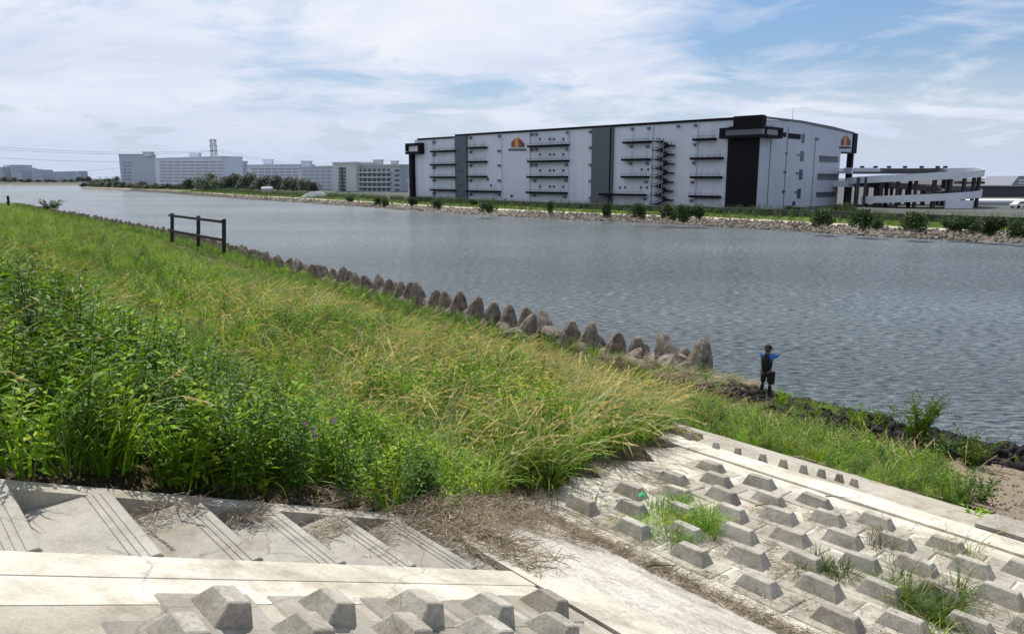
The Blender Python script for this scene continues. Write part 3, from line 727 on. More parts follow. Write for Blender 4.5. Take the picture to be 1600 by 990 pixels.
skin_mesh('shirt', [((0, 0, .92), .125), ((0, 0, 1.15), .13), ((0, 0, 1.36), .15), ((0, .19, 1.405), .078), ((.24, .175, 1.365), .06), ((.42, .08, 1.38), .048), ((0, -.19, 1.415), .078), ((.25, -.205, 1.405), .06), ((.42, -.10, 1.39), .048)],
          [(0, 1), (1, 2), (2, 3), (3, 4), (4, 5), (2, 6), (6, 7), (7, 8)], BL, person)
skin_mesh('vest', [((-.005, 0, .84), .165), ((-.005, 0, 1.1), .18), ((-.01, 0, 1.28), .205), ((-.01, 0, 1.38), .15), ((0, .09, 1.43), .075), ((0, -.09, 1.43), .075)], [(0, 1), (1, 2), (2, 3), (3, 4), (3, 5)], BK, person)
skin_mesh('shorts', [((0, 0, .93), .13), ((0, .09, .82), .105), ((.02, .12, .62), .085), ((.03, .13, .46), .08), ((0, -.09, .82), .105), ((.02, -.12, .62), .085), ((.03, -.13, .46), .08)], [(0, 1), (1, 2), (2, 3), (0, 4), (4, 5), (5, 6)], NAVY, person)
for s in (-1, 1): skin_mesh('boot', [((.03, s * .135, .46), .07), ((0, s * .15, .12), .055), ((.01, s * .15, .05), .055), ((.15, s * .16, .04), .045)], [(0, 1), (1, 2), (2, 3)], BK, person)
def cap():
    bm = bmesh.new(); bmesh.ops.create_uvsphere(bm, u_segments=20, v_segments=10, radius=.118)
    bmesh.ops.bisect_plane(bm, geom=bm.verts[:] + bm.edges[:] + bm.faces[:], plane_co=(0, 0, -.005), plane_no=(0, 0, 1), clear_inner=True)
    for v in bm.verts: v.co.z *= .95
    k = 24; a = [bm.verts.new((.114 * math.cos(2 * PI * i / k), .114 * math.sin(2 * PI * i / k), 0)) for i in range(k)]; b = [bm.verts.new((.175 * math.cos(2 * PI * i / k), .165 * math.sin(2 * PI * i / k), -.03)) for i in range(k)]
    for i in range(k): bm.faces.new((a[i], a[(i + 1) % k], b[(i + 1) % k], b[i]))
    me = bpy.data.meshes.new('hat'); bm.to_mesh(me); bm.free(); me.materials.append(BK); o = link(bpy.data.objects.new('hat', me), person); o.location = (.02, 0, 1.665)
cap()
skin_mesh('hair', [((-.02, 0, 1.63), .105), ((-.03, 0, 1.54), .085)], [(0, 1)], HAIR, person)
bag = MB(); bag.prism([(-.06, -.27, .50), (.08, -.27, .50), (.08, -.20, .50), (-.06, -.20, .50)], [(-.07, -.28, .92), (.09, -.28, .92), (.09, -.19, .92), (-.07, -.19, .92)])
o = bag.build('hip_bag', BK, bevel=.02); o.location = fw; o.rotation_euler = (0, 0, R(38)); tag(o, 'long black bag hanging at the right hip of the angler', 'bag')
mb = MB(); mb.tube((0, 0, 0), (1.6, -.2, .22), .006, .002, 6); rod = mb.build('fishing_rod', BK); rod.location = fw + Vector((math.cos(R(38)) * .56, math.sin(R(38)) * .56, 1.39)); rod.rotation_euler = (0, 0, R(30)); tag(rod, 'thin dark fishing rod held out over the water', 'fishing rod')
mb = MB(); mb.cbox((0, 0, .06), .16, .12, .12); o = mb.build('bait_box', simple('white_plastic', (.7, .7, .68), .5), bevel=.01); o.location = hitz(1179, 626, .75) ; tag(o, 'small white bait box on the rocks left of the angler', 'box')

# ------------------------------------------------------------------ river
def water():
    m, nt, out = newmat('river_water'); b = N_(nt, 'ShaderNodeBsdfPrincipled'); nt.links.new(b.outputs[0], out.inputs[0])
    b.inputs['Base Color'].default_value = (.055, .075, .078, 1); b.inputs['Roughness'].default_value = .22; b.inputs['IOR'].default_value = 1.33
    ge = nt.nodes.new('ShaderNodeNewGeometry')
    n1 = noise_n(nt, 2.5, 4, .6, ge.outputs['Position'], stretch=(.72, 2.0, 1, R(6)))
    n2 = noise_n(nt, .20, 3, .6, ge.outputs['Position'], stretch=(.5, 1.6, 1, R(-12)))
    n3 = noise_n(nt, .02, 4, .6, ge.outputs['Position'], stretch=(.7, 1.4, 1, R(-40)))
    c1 = ramp(nt, n1, [(.34, (.012, .022, .027)), (.49, (.110, .138, .155)), (.68, (.24, .28, .30))])  # ripple noise also darkens and lightens the colour, imitating broken sky reflection
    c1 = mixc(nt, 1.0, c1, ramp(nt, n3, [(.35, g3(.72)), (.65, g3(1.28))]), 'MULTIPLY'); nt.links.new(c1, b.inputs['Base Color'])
    b1 = N_(nt, 'ShaderNodeBump'); b1.inputs['Strength'].default_value = 1; b1.inputs['Distance'].default_value = .42
    b2 = N_(nt, 'ShaderNodeBump'); b2.inputs['Strength'].default_value = 1; b2.inputs['Distance'].default_value = .5
    nt.links.new(n2, b2.inputs['Height']); nt.links.new(n1, b1.inputs['Height']); nt.links.new(b2.outputs[0], b1.inputs['Normal']); nt.links.new(b1.outputs[0], b.inputs['Normal'])
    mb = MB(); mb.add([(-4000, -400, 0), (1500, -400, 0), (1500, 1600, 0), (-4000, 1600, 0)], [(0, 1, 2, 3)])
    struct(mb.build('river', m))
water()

# ------------------------------------------------------------------ far bank
FS = [(600, -420), (260, -95), (130, 32), (90, 68), (63.7, 92.1), (52.4, 101.1), (43.1, 113.5), (29.3, 131), (14.6, 141.9), (-2.8, 160.1), (-25.7, 187.2), (-38.8, 205.6), (-66.5, 242.6), (-103, 286.7), (-168, 378.2), (-241.8, 472.2), (-317.6, 552), (-330, 575), (-300, 640), (-360, 760), (-454, 783), (-534, 785), (-900, 792), (-2600, 900)]
def far_bank():
    m, nt, out = newmat('far_bank_grass'); b = N_(nt, 'ShaderNodeBsdfPrincipled'); nt.links.new(b.outputs[0], out.inputs[0]); b.inputs['Roughness'].default_value = 1; b.inputs['Specular IOR Level'].default_value = .1
    c = ramp(nt, noise_n(nt, .35, 6, .7), [(.3, (.035, .05, .02)), (.5, (.08, .12, .03)), (.7, (.16, .19, .06))]); nt.links.new(c, b.inputs['Base Color'])
    m4 = simple('far_yard', (.09, .095, .09), .95, (.05, .06, .05), .04)
    m2 = simple('far_bank_stone', (.55, .50, .42), .95, (.26, .22, .17), .9)
    m3 = simple('far_bank_rubble', (.22, .19, .15), .95, (.06, .05, .04), .8)
    offs = [(-2, -1), (0, 0), (1.2, .45), (2.8, 1.0), (3.0, 1.05), (5.0, 1.2), (5.5, 1.25), (12, 1.6), (60, 1.9), (400, 2), (1500, 2.5), (6000, 4)]
    P_ = []
    for a, b_ in zip(FS, FS[1:]):
        L = math.hypot(a[0] - b_[0], a[1] - b_[1]); k = max(1, int(L / 6)) if L < 200 else max(1, int(L / 60))
        for i in range(k): P_.append((a[0] + (b_[0] - a[0]) * i / k, a[1] + (b_[1] - a[1]) * i / k))
    P_.append(FS[-1]); vs = []
    for (x, y) in P_:
        w = min(1, max(0, (-x - 300) / 200)); dx, dy = (ca * (1 - w) + .05 * w), (sa * (1 - w) + 1.0 * w); j = .5 * mnoise.noise(Vector((x * .15, y * .15, 0)))
        for (o_, z) in offs: vs.append((x + dx * (o_ + (j if 0 <= o_ < 6 else 0)), y + dy * (o_ + (j if 0 <= o_ < 6 else 0)), z))
    a = len(offs); fs = []; ms = []
    for j in range(len(P_) - 1):
        for i in range(a - 1):
            fs.append((j * a + i, j * a + i + 1, (j + 1) * a + i + 1, (j + 1) * a + i)); ms.append(2 if i < 3 else (1 if i < 5 else (0 if i < 7 else 3)))
    mb = MB(); mb.add(vs, fs); mb.m = ms; struct(mb.build('far_ground', [m, m2, m3, m4]))
far_bank()
fr = []
for a, b in zip(FS[2:15], FS[3:16]):
    L = math.hypot(a[0] - b[0], a[1] - b[1]); 
    for _ in range(int(L * (26 if a[1] < 150 else 10))):
        f = random.random(); o_ = random.uniform(-.5, 3.2); x = a[0] + (b[0] - a[0]) * f + ca * o_; y = a[1] + (b[1] - a[1]) * f + sa * o_
        fr.append((x, y, max(0, o_) * .34, random.uniform(0, 6), random.uniform(0, 6), random.uniform(0, 6), random.uniform(.2, .6), random.randrange(3)))
o = scatter('rubble', fr, RP); tag(o, 'pale broken stone rubble along the far waterline', 'rubble')
# rough grass on the far bank
fg = []
for a, b in zip(FS[2:14], FS[3:15]):
    L = math.hypot(a[0] - b[0], a[1] - b[1])
    for _ in range(int(L * 11)):
        f = random.random(); o_ = random.uniform(5.2, 15); x = a[0] + (b[0] - a[0]) * f + ca * o_; y = a[1] + (b[1] - a[1]) * f + sa * o_
        fg.append((x, y, 1.25 + (o_ - 5.5) * .05, 0, 0, random.uniform(0, 6), random.uniform(.7, 1.5) if o_ < 9.5 else random.uniform(1.0, 2.2), random.choice(FINE + SCRUB if o_ < 8 else SCRUB)))
for a, b in zip(FS[3:14], FS[4:15]):
    L = math.hypot(a[0] - b[0], a[1] - b[1])
    for _ in range(int(L * 1.6)):
        f = random.random(); o_ = random.uniform(4.0, 6.5); x = a[0] + (b[0] - a[0]) * f + ca * o_; y = a[1] + (b[1] - a[1]) * f + sa * o_
        if mnoise.noise(Vector((x * .08, y * .08, 4))) < -.02: continue
        fg.append((x, y, 1.15, 0, 0, random.uniform(0, 6), random.uniform(.8, 1.9), random.choice(SCRUB + FINE[:1])))
o = scatter('bank_grass', fg, protos); tag(o, 'rough green grass on the far bank between rubble and wall', 'grass')

def crown(mb, c, rx, ry, rz, n, ls, lobes=9, fill=.55):
    lb = []
    for i in range(lobes):
        a = random.uniform(0, 6.28); e = random.uniform(-.5, 1.2); q = Vector((math.cos(a) * math.cos(e) * .55, math.sin(a) * math.cos(e) * .55, math.sin(e) * .5)); lb.append((q, random.uniform(.32, .58)))
    for i in range(n):
        q, r = random.choice(lb); v = Vector((random.gauss(0, 1), random.gauss(0, 1), random.gauss(0, 1))).normalized() * r * (random.random() ** .4)
        p = q + v; p = Vector((c[0] + p.x * rx, c[1] + p.y * ry, c[2] + p.z * rz))
        d = Vector((random.gauss(0, 1), random.gauss(0, 1), random.gauss(0, .6))); leafq(mb, p, d, Vector((random.gauss(0, 1), random.gauss(0, 1), 1)), ls * random.uniform(.6, 1.3), ls * .6, 0)
M['far_tree'] = foliage('hazy_tree_leaf', (.095, .125, .105), (.13, .16, .12), trans=.15, rand=.25, patch=.05)  # distance haze is put into this leaf colour
M['bush'] = foliage('bush_leaf', (.025, .055, .018), (.06, .10, .022), trans=.2, rand=.3, patch=.4)
M['bark'] = simple('bark', (.08, .06, .045), .9)
def treelike(name, crown_me, trunk_me, loc, s, label, cat, group):
    e = empty(name, loc, random.uniform(0, 6.28)); c = link(bpy.data.objects.new('crown', crown_me), e); e.scale = s
    if trunk_me: link(bpy.data.objects.new('trunk', trunk_me), e)
    return tag(e, label, cat, group)
def tmesh(mat, n, ls, rz, z, th, tr, nm='crown', lobes=9):
    mb = MB(); crown(mb, (0, 0, z), 1, 1, rz, n, ls, lobes); me = bpy.data.meshes.new(nm); me.from_pydata(mb.v, [], mb.f); me.materials.append(mat); me.update()
    tb = MB(); tb.tube((0, 0, -.1), (0, 0, th * .6), tr, tr * .7, 6)
    for i in range(4):
        a = i * 1.6; tb.tube((0, 0, th * .5), (math.cos(a) * .35, math.sin(a) * .35, th), tr * .6, tr * .3, 5)
    t2 = bpy.data.meshes.new('trunk'); t2.from_pydata(tb.v, [], tb.f); t2.materials.append(M['bark']); t2.update(); return me, t2
BUSH = [tmesh(M['bush'], 1500, .17, .95, .45, .4, .03, lobes=11) for _ in range(3)]
TREE = [tmesh(M['far_tree'], 1300, .17, .95, .62, .5, .04) for _ in range(3)]
# bushes on the far bank: (px centre, py base, width px, height px)
GB = 'bushes on the far bank'
desc = {}
BU = [(545, 316, 14, 9), (590, 320, 12, 10), (603, 321, 10, 11), (645, 323, 16, 13), (684, 326, 16, 12), (700, 312, 18, 16), (762, 331, 26, 14), (738, 322, 18, 10), (860, 333, 9, 16), (948, 337, 15, 19), (997, 341, 22, 20), (1042, 342, 26, 20), (1062, 343, 28, 22), (1088, 343, 26, 20), (1140, 328, 16, 12), (1285, 354, 34, 24), (1348, 357, 36, 26), (1372, 358, 16, 12), (1300, 338, 26, 18), (1325, 336, 26, 18), (1425, 361, 38, 26), (1480, 361, 30, 18), (1508, 362, 32, 21), (1535, 364, 34, 22), (1562, 365, 34, 22), (1592, 367, 34, 22), (1620, 369, 36, 24), (1240, 332, 30, 10), (1200, 330, 24, 10)]
LB = ['small dark bush on the far bank below the flats', 'round bush on the far bank, left of the pair', 'round bush on the far bank, right of the pair', 'dark bush on the far waterline under the left end of the warehouse', 'dark bush on the far waterline under the first grey bay', 'light bush against the wall of the warehouse left part', 'wide dark bush below the first logo side of the warehouse', 'low bush behind the wide dark one', 'thin upright bush on the far bank below the balconies', 'round dark bush below the grey middle bay', 'round bush left of the long hedge under the fire stair', 'left third of the long hedge under the fire stair', 'middle third of the long hedge under the fire stair', 'right third of the long hedge under the fire stair', 'small pale bush at the foot of the black bay', 'big round bush on the far bank left of the ramp', 'big round bush under the left side of the ramp', 'small bush joined to the right of the ramp bush', 'pale bush against the wall behind the big round bush', 'pale bush at the foot of the ramp', 'big dark bush under the middle of the ramp', 'low bush at the start of the right hedge', 'bush of the right hedge below the ramp end', 'bush of the right hedge, left of the centre', 'bush of the right hedge below the low white building', 'bush of the right hedge at the picture edge', 'last bush of the right hedge, cut by the picture edge', 'low bush along the dike wall right of the corner', 'low bush along the dike wall at the corner']
for (px, py, w_, h_), lab in zip(BU, LB):
    z = 1.25
    v = hitz(px, py, z); zc = v.y * cp + (EYE - z) * sp; rx = w_ / FOC * zc * .62; hh = h_ / FOC * zc
    c, tk = random.choice(BUSH); treelike('bush', c, tk, v - Vector((0, 0, .1)), (rx, rx, hh * .98), lab, 'bush', GB)
# trees by the flats
GT = 'trees before the long flats'
TT = [(300, 294, 26, 14), (322, 295, 34, 21), (345, 296, 30, 17), (368, 296, 34, 19), (392, 297, 36, 20), (414, 298, 32, 18), (436, 298, 34, 19), (458, 299, 30, 17), (478, 300, 26, 15), (492, 301, 20, 13)]
for k, (px, py, w_, h_) in enumerate(TT):
    v = atY(px, py, 385 - k * 8); zc = v.y * cp + (EYE - v.z) * sp; v.z = 1.9; hh = h_ / FOC * zc * 1.15; rx = w_ / FOC * zc * .62
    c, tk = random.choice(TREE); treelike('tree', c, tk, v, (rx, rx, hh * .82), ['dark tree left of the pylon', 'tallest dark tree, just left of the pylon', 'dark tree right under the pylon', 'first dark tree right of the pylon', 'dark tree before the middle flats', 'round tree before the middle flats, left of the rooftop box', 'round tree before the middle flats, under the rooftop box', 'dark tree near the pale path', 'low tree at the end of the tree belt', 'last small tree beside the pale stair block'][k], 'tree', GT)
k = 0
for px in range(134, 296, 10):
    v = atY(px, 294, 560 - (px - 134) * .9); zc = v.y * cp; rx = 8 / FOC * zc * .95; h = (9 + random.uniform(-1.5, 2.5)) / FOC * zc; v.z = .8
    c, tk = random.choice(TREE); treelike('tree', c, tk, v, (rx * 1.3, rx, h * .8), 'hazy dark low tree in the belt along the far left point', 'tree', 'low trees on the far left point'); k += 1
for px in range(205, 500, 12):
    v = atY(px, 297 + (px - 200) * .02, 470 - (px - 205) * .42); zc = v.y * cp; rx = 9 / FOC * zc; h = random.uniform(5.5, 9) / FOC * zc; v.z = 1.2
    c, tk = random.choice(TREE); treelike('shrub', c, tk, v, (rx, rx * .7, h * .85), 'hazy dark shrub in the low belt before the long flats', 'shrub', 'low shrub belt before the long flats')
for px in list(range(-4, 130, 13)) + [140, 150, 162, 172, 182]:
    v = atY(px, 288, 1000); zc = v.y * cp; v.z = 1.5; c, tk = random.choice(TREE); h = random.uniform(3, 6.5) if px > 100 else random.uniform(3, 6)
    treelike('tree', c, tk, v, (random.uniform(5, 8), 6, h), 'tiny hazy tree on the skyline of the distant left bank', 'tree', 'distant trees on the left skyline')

# ------------------------------------------------------------------ warehouse
M['wall'] = None
def panel_mat(name, c, seam=4.0):
    m, nt, out = newmat(name); b = N_(nt, 'ShaderNodeBsdfPrincipled'); nt.links.new(b.outputs[0], out.inputs[0]); b.inputs['Roughness'].default_value = .55
    col = ramp(nt, noise_n(nt, .06, 4), [(.3, tuple(x * .88 for x in c)), (.7, c)])
    st = ramp(nt, noise_n(nt, .8, 4, .6, stretch=(1, 1, .05)), [(.3, g3(.90)), (.6, g3(1))]); col = mixc(nt, 1.0, col, st, 'MULTIPLY')
    sx = N_(nt, 'ShaderNodeSeparateXYZ'); tc = nt.nodes.new('ShaderNodeNewGeometry'); nt.links.new(tc.outputs['Position'], sx.inputs[0])
    z = N_(nt, 'ShaderNodeMath', operation='MULTIPLY'); z.inputs[1].default_value = 1 / 1.0; nt.links.new(sx.outputs[2], z.inputs[0]); f = N_(nt, 'ShaderNodeMath', operation='FRACT'); nt.links.new(z.outputs[0], f.inputs[0])
    col = mixc(nt, 1.0, col, ramp(nt, f.outputs[0], [(0, g3(.86)), (.05, g3(1))]), 'MULTIPLY')
    nt.links.new(col, b.inputs['Base Color']); return m
M['wall'] = panel_mat('pale_metal_panel', (.59, .63, .71)); M['wall_r'] = panel_mat('side_metal_panel', (.55, .59, .67))
M['bay'] = panel_mat('slate_grey_panel', (.085, .10, .12)); M['black'] = simple('black_panel', (.007, .008, .011), .6, spec=.12); M['glass'] = simple('dark_glass', (.03, .045, .06), .12, spec=.8)
M['grey_metal'] = simple('grey_metal', (.16, .17, .20), .6); M['win'] = simple('window_dark', (.05, .07, .10), .3); M['white'] = simple('white_paint', (.75, .77, .8), .6)
class Facade:
    def __init__(s, O, e): s.O = Vector(O); s.e = Vector(e).normalized(); s.n = Vector((s.e.y, -s.e.x, 0)); s.n = s.n if s.n.dot(-s.O) > 0 else -s.n
    def sz(s, px, py):
        d = ray(px, py); t = s.n.dot(s.O) / (s.n.x * d.x + s.n.y * d.y)
        p = Vector((d.x * t, d.y * t, EYE + d.z * t)); return (p - s.O).dot(s.e), p.z
    def P(s, a, z, out=0): q = s.O + s.e * a + s.n * out; return Vector((q.x, q.y, z))
    def rect(s, mb, x0, y0, x1, y1, out=.1, back=0.0, m=0, org=Vector((0, 0, 0)), z1=None):
        a0, _ = s.sz(x0, (y0 + y1) / 2); a1, _ = s.sz(x1, (y0 + y1) / 2); xm = (x0 + x1) / 2; _, zt = s.sz(xm, y0); _, zb = s.sz(xm, y1)
        return s.slab(mb, a0, a1, zb, zt, back, out, m, org)
    def slab(s, mb, a0, a1, zb, zt, back, out, m=0, org=Vector((0, 0, 0))):
        q = [s.P(a0, zb, back) - org, s.P(a1, zb, back) - org, s.P(a1, zb, out) - org, s.P(a0, zb, out) - org]
        return mb.prism(q, [v + Vector((0, 0, zt - zb)) for v in q], m)
C0 = atY(1186, 182, 142); CL = atY(715, 210.5, 202)
FL = Facade((C0.x, C0.y, 0), (CL.x - C0.x, CL.y - C0.y, 0))
azr = R(44); FRt = Facade((C0.x, C0.y, 0), (math.sin(azr), math.cos(azr), 0))
WG = 1.9; ZT = C0.z
wh = empty('warehouse', (C0.x, C0.y, WG)); ORG = Vector((C0.x, C0.y, WG)); tag(wh, 'huge pale blue five storey warehouse with dark bays, black corner and roof edge', 'warehouse')
sL, _ = FL.sz(714, 260); sEnd, _ = FL.sz(650, 265); sR, _ = FRt.sz(1310, 270); sR2, _ = FRt.sz(1334, 225); dep = 46
_, zL2 = FL.sz(690, 215.0)
# roof line of the side facade
rl = [(1188, 182.5), (1250, 189.5), (1300, 199), (1334, 208)]; rlz = [FRt.sz(*q) for q in rl]
# shell
def whb(name, mat, mb): return mb.build(name, mat, wh)
mb = MB(); FL.slab(mb, 0, sL, WG, ZT - .35, -.5, 0, 0, ORG); whb('front_wall', M['wall'], mb)
mb = MB(); FL.slab(mb, sL, sEnd, WG, zL2 - .3, -.5, 0, 0, ORG); whb('front_wall', M['wall'], mb)
mb = MB(); b = [FRt.P(rlz[0][0] * 0 + .02, WG, 0) - ORG, FRt.P(sR, WG, 0) - ORG]
vs = [FRt.P(.5, WG), FRt.P(sR, WG), FRt.P(sR, FRt.sz(1310, 240)[1]), FRt.P(sR2, FRt.sz(1332, 240)[1])] + [FRt.P(min(a, sR2), z - .15) for a, z in reversed(rlz[1:])] + [FRt.P(.5, ZT - .4)]
fr_ = [v - ORG for v in vs]; bk = [v - FRt.n * .5 for v in fr_]; mb.add(fr_ + bk, [(0, 1, 2, 3, 4, 5, 6, 7), tuple(reversed(range(8, 16)))] + [(i, (i + 1) % 8, 8 + (i + 1) % 8, 8 + i) for i in range(8)]); whb('side_wall', M['wall_r'], mb)
# back and left walls
inward = -FL.n; P0 = FL.P(sEnd, 0); PB = P0 + inward * dep; PR2 = FRt.P(sR, 0)
mb = MB()
for (a, b_, z) in ((P0, PB, zL2 - .3), (PB, PR2, ZT - 2)):
    d = (b_ - a).normalized(); q = Vector((-d.y, d.x, 0)) * .4; a = a + d * .02
    bt = [a - ORG, b_ - ORG, b_ + q - ORG, a + q - ORG]; bt = [Vector((v.x, v.y, 0)) for v in bt]; mb.prism(bt, [v + Vector((0, 0, z - WG)) for v in bt])
whb('rear_wall', M['wall'], mb)
mb = MB(); rt = [FL.P(0, ZT - .5) - ORG] + [FRt.P(min(a, sR2), z - .3) - ORG for a, z in rlz[1:]] + [Vector((PB.x, PB.y, ZT - 1.2)) - ORG, FL.P(sL, ZT - .5) - ORG]
mb.add(rt, [tuple(range(len(rt)))]); whb('roof', M['grey_metal'], mb)
# roof edge trim
mb = MB(); FL.slab(mb, -.3, sL + .3, ZT - .34, ZT + .12, -.6, .35, 0, ORG); whb('roof_edge', M['black'], mb)
mb = MB(); FL.slab(mb, sL + .3, sEnd - 1.2, zL2 - .29, zL2 + .12, -.6, .35, 0, ORG); whb('roof_edge', M['black'], mb)
mb = MB()
for (a, z), (c, d) in zip(rlz, rlz[1:]):
    q = [FRt.P(a, z - .16, -.6), FRt.P(c, d - .16, -.6), FRt.P(c, d - .16, .3), FRt.P(a, z - .16, .3)]; mb.prism([v - ORG for v in q], [v - ORG + Vector((0, 0, .30)) for v in q])
whb('roof_edge', M['grey_metal'], mb)
# dark bays
def bay(x0, x1, xm, mat, top, out=.5):
    a0, _ = FL.sz(x0, 265); a1, _ = FL.sz(x1, 265); mb = MB(); FL.slab(mb, a0, a1, WG, top, 0.01, out, 0, ORG); return whb('bay_panel', mat, mb)
bay(713, 731, 0, M['bay'], ZT - .36); bay(926, 958.5, 0, M['bay'], ZT - .36)
a0, _ = FL.sz(954.5, 265); a1, _ = FL.sz(956, 265); mb = MB(); FL.slab(mb, a0, a1, WG, ZT - .4, .51, .62, 0, ORG); whb('drain_pipe', M['black'], mb)
# black corner
a1, _ = FL.sz(1137, 270); mb = MB(); FL.slab(mb, -.5, a1, WG, ZT - 1.6, 0.01, .5, 0, ORG); whb('corner_bay', M['black'], mb)
a1, _ = FL.sz(1148, 190); ar, _ = FRt.sz(1190, 190); mb = MB(); FL.slab(mb, -.9, a1, ZT - 1.58, ZT + .25, -.7, .55, 0, ORG); FRt.slab(mb, .95, 2.0, ZT - 1.58, ZT + .2, -.6, .55, 0, ORG); whb('corner_bay', M['black'], mb)
_, zt1 = FL.sz(1160, 199.5); _, zt0 = FL.sz(1160, 216.5); a1, _ = FL.sz(1132, 208); ar, _ = FRt.sz(1208, 208)
lk = MB(); FL.slab(lk, -2.0, a1, zt1 - .45, zt1, .56, 2.0, 0, ORG); FL.slab(lk, -2.0, a1, zt0, zt0 + .55, .56, 2.0, 0, ORG); FL.slab(lk, a1 - 1.0, a1, zt0 + .55, zt1 - .45, .56, 2.0, 0, ORG)
FRt.slab(lk, .0, ar, zt1 - .45, zt1 - .01, .56, 2.01, 0, ORG); FRt.slab(lk, .0, ar, zt0, zt0 + .55, .56, 2.01, 0, ORG); FRt.slab(lk, ar - 1, ar, zt0 + .55, zt1 - .45, .56, 2.01, 0, ORG)
lo = whb('lookout_box', M['black'], lk)
mb = MB(); FL.slab(mb, -1.6, a1 - 1.0, zt0 + .55, zt1 - .45, .6, 1.7, 0, ORG); FRt.slab(mb, .1, ar - 1, zt0 + .55, zt1 - .45, .6, 1.7, 0, ORG); mb.build('lookout_glass', M['glass'], lo)
# balconies with railings
bal = [(677, 714, y) for y in (236.5, 257.5, 277, 297)] + [(734, 762, y) for y in (231, 253, 276)] + [(733, 783, 299)] + [(829, 890, 228), (829, 890, 252), (828, 889, 276.5), (827, 888, 301)] + [(978, 1019, 222.5), (976, 1017, 249.5), (975, 1015, 276.5), (943, 1013, 304)] + [(1087, 1120, 218), (1083, 1131, 247.5), (1083, 1129, 277), (1081, 1127, 307)]
for (x0, x1, y) in bal:
    a0, _ = FL.sz(x0, y); a1, _ = FL.sz(x1, y); _, z = FL.sz((x0 + x1) / 2, y); a0, a1 = sorted((a0, a1)); mb = MB(); out = .51 if x0 in (943,) else .0
    FL.slab(mb, a0, a1, z - .24, z + .22, out + .01, out + 1.3, 0, ORG)
    bo = whb('balcony', M['black'], mb); rb = MB(); FL.slab(rb, a0, a1, z + .62, z + .68, out + 1.22, out + 1.28, 0, ORG); k = max(3, int((a1 - a0) / 1.2))
    for i in range(k + 1): q = a0 + .05 + (a1 - a0 - .1) * i / k; FL.slab(rb, q - .03, q + .03, z + .18, z + .62, out + 1.22, out + 1.28, 0, ORG)
    rb.build('railing', M['grey_metal'], bo)
    # doors behind the balcony
    for q in (.2, .75):
        if a1 - a0 > 4:
            dm = MB(); c_ = a0 + (a1 - a0) * q; FL.slab(dm, c_ - .4, c_ + .4, z + .2, z + 1.9, .0 + (.0 if out == 0 else .0) + .01, .07 + out * 0, 0, ORG); dm.build('door', M['wall_r'], bo)
# small windows
for (xs, y) in [((844, 859.5, 865.5, 880.5), y) for y in (217.5, 241.5, 266.5, 291.5)] + [((1003, 1013), 265), ((969, 977, 1002, 1011), 293), ((767.5, ), 290), ((762.5,), 280.5), ((717, 723), 267), ((717, 723), 290), ((771,), 311), ((799.5,), 306)]:
    for x in xs:
        wd = 1.3 if x != 799.5 else 1.8; mb = MB(); bay_ = x in (717, 723); FL.rect(mb, x - wd, y - 1.9, x + wd, y + 1.9, .62 if bay_ else .12, .51 if bay_ else .01, 0, ORG); whb('window', M['win'], mb)
# vent hoods and the downpipes they sit beside
hoods = [(679, y) for y in (222, 242, 262, 282, 302)] + [(736, y) for y in (215, 237.5, 258.5, 282, 303.5)] + [(781, y) for y in (212.5, 236, 258.5, 282, 304)] + [(831.5, 210), (838.5, 210), (831, 234.5), (838, 234), (831, 258), (837.5, 258), (836, 282), (835.5, 305), (887.5, 207), (887, 233), (885.5, 257.5), (885, 282), (883.5, 307)] + [(923.5, y) for y in (206, 231, 257.5, 283, 309)] + [(989, 201.5), (1014.5, 200.5), (987, 229), (1012.5, 229), (986, 255.5), (1012, 255.5), (1010, 284), (1008.5, 310.5), (1060.5, 197.5), (1087.5, 196), (1086.5, 226), (1085, 254.5), (1082.5, 284.5), (1080.5, 313)]
for (x, y) in hoods:
    mb = MB(); FL.rect(mb, x - 1.7, y - 1.8, x + 1.7, y + 2.0, .55, .01, 0, ORG); whb('vent_hood', M['grey_metal'], mb)
for x in (784.5, 828.5, 889, 1019, 1088.5, 677.5):
    mb = MB(); a, _ = FL.sz(x, 260); top = (zL2 if x < 713 else ZT) - .4; FL.slab(mb, a - .09, a + .09, WG, top, .01, .22, 0, ORG); whb('drain_pipe', M['wall_r'], mb)
# fire stair
fs_ = MB(); left = [(1028, 1040), (1026, 1038)]; ys = np.linspace(220.5, 318, 15); aL, _ = FL.sz(1030, 268); aR, _ = FL.sz(1047.5, 268); prev = None
_, zt_ = FL.sz(1038, 220.5); _, zb_ = FL.sz(1038, 318.5)
st_ = empty('fire_stair', ORG); st_.parent = wh; st_.location = (0, 0, 0)
nlev = 15
for i in range(nlev):
    z = zt_ - (zt_ - zb_) * i / (nlev - 1); a = aL if i % 2 == 0 else aR; mb = MB(); FL.slab(mb, a - 1.0, a + 1.0, z - .14, z + .04, .05, 1.5, 0, ORG); FL.slab(mb, a - 1.0, a + 1.0, z + .5, z + .56, 1.42, 1.48, 0, ORG)
    for q in (-.95, 0, .95): FL.slab(mb, a + q - .03, a + q + .03, z, z + .5, 1.42, 1.48, 0, ORG)
    mb.build('landing', M['black'], st_)
    if prev:
        (pa, pz) = prev; mb = MB()
        q = [FL.P(pa, pz - .12, .3), FL.P(a, z - .12, .3), FL.P(a, z - .12, 1.2), FL.P(pa, pz - .12, 1.2)]; mb.prism([v - ORG for v in q], [v - ORG + Vector((0, 0, .22)) for v in q])
        q = [FL.P(pa, pz + .42, 1.2), FL.P(a, z + .42, 1.2), FL.P(a, z + .42, 1.26), FL.P(pa, pz + .42, 1.26)]; mb.prism([v - ORG for v in q], [v - ORG + Vector((0, 0, .10)) for v in q])
        mb.build('flight', M['black'], st_)
    prev = (a, z)
mb = MB()
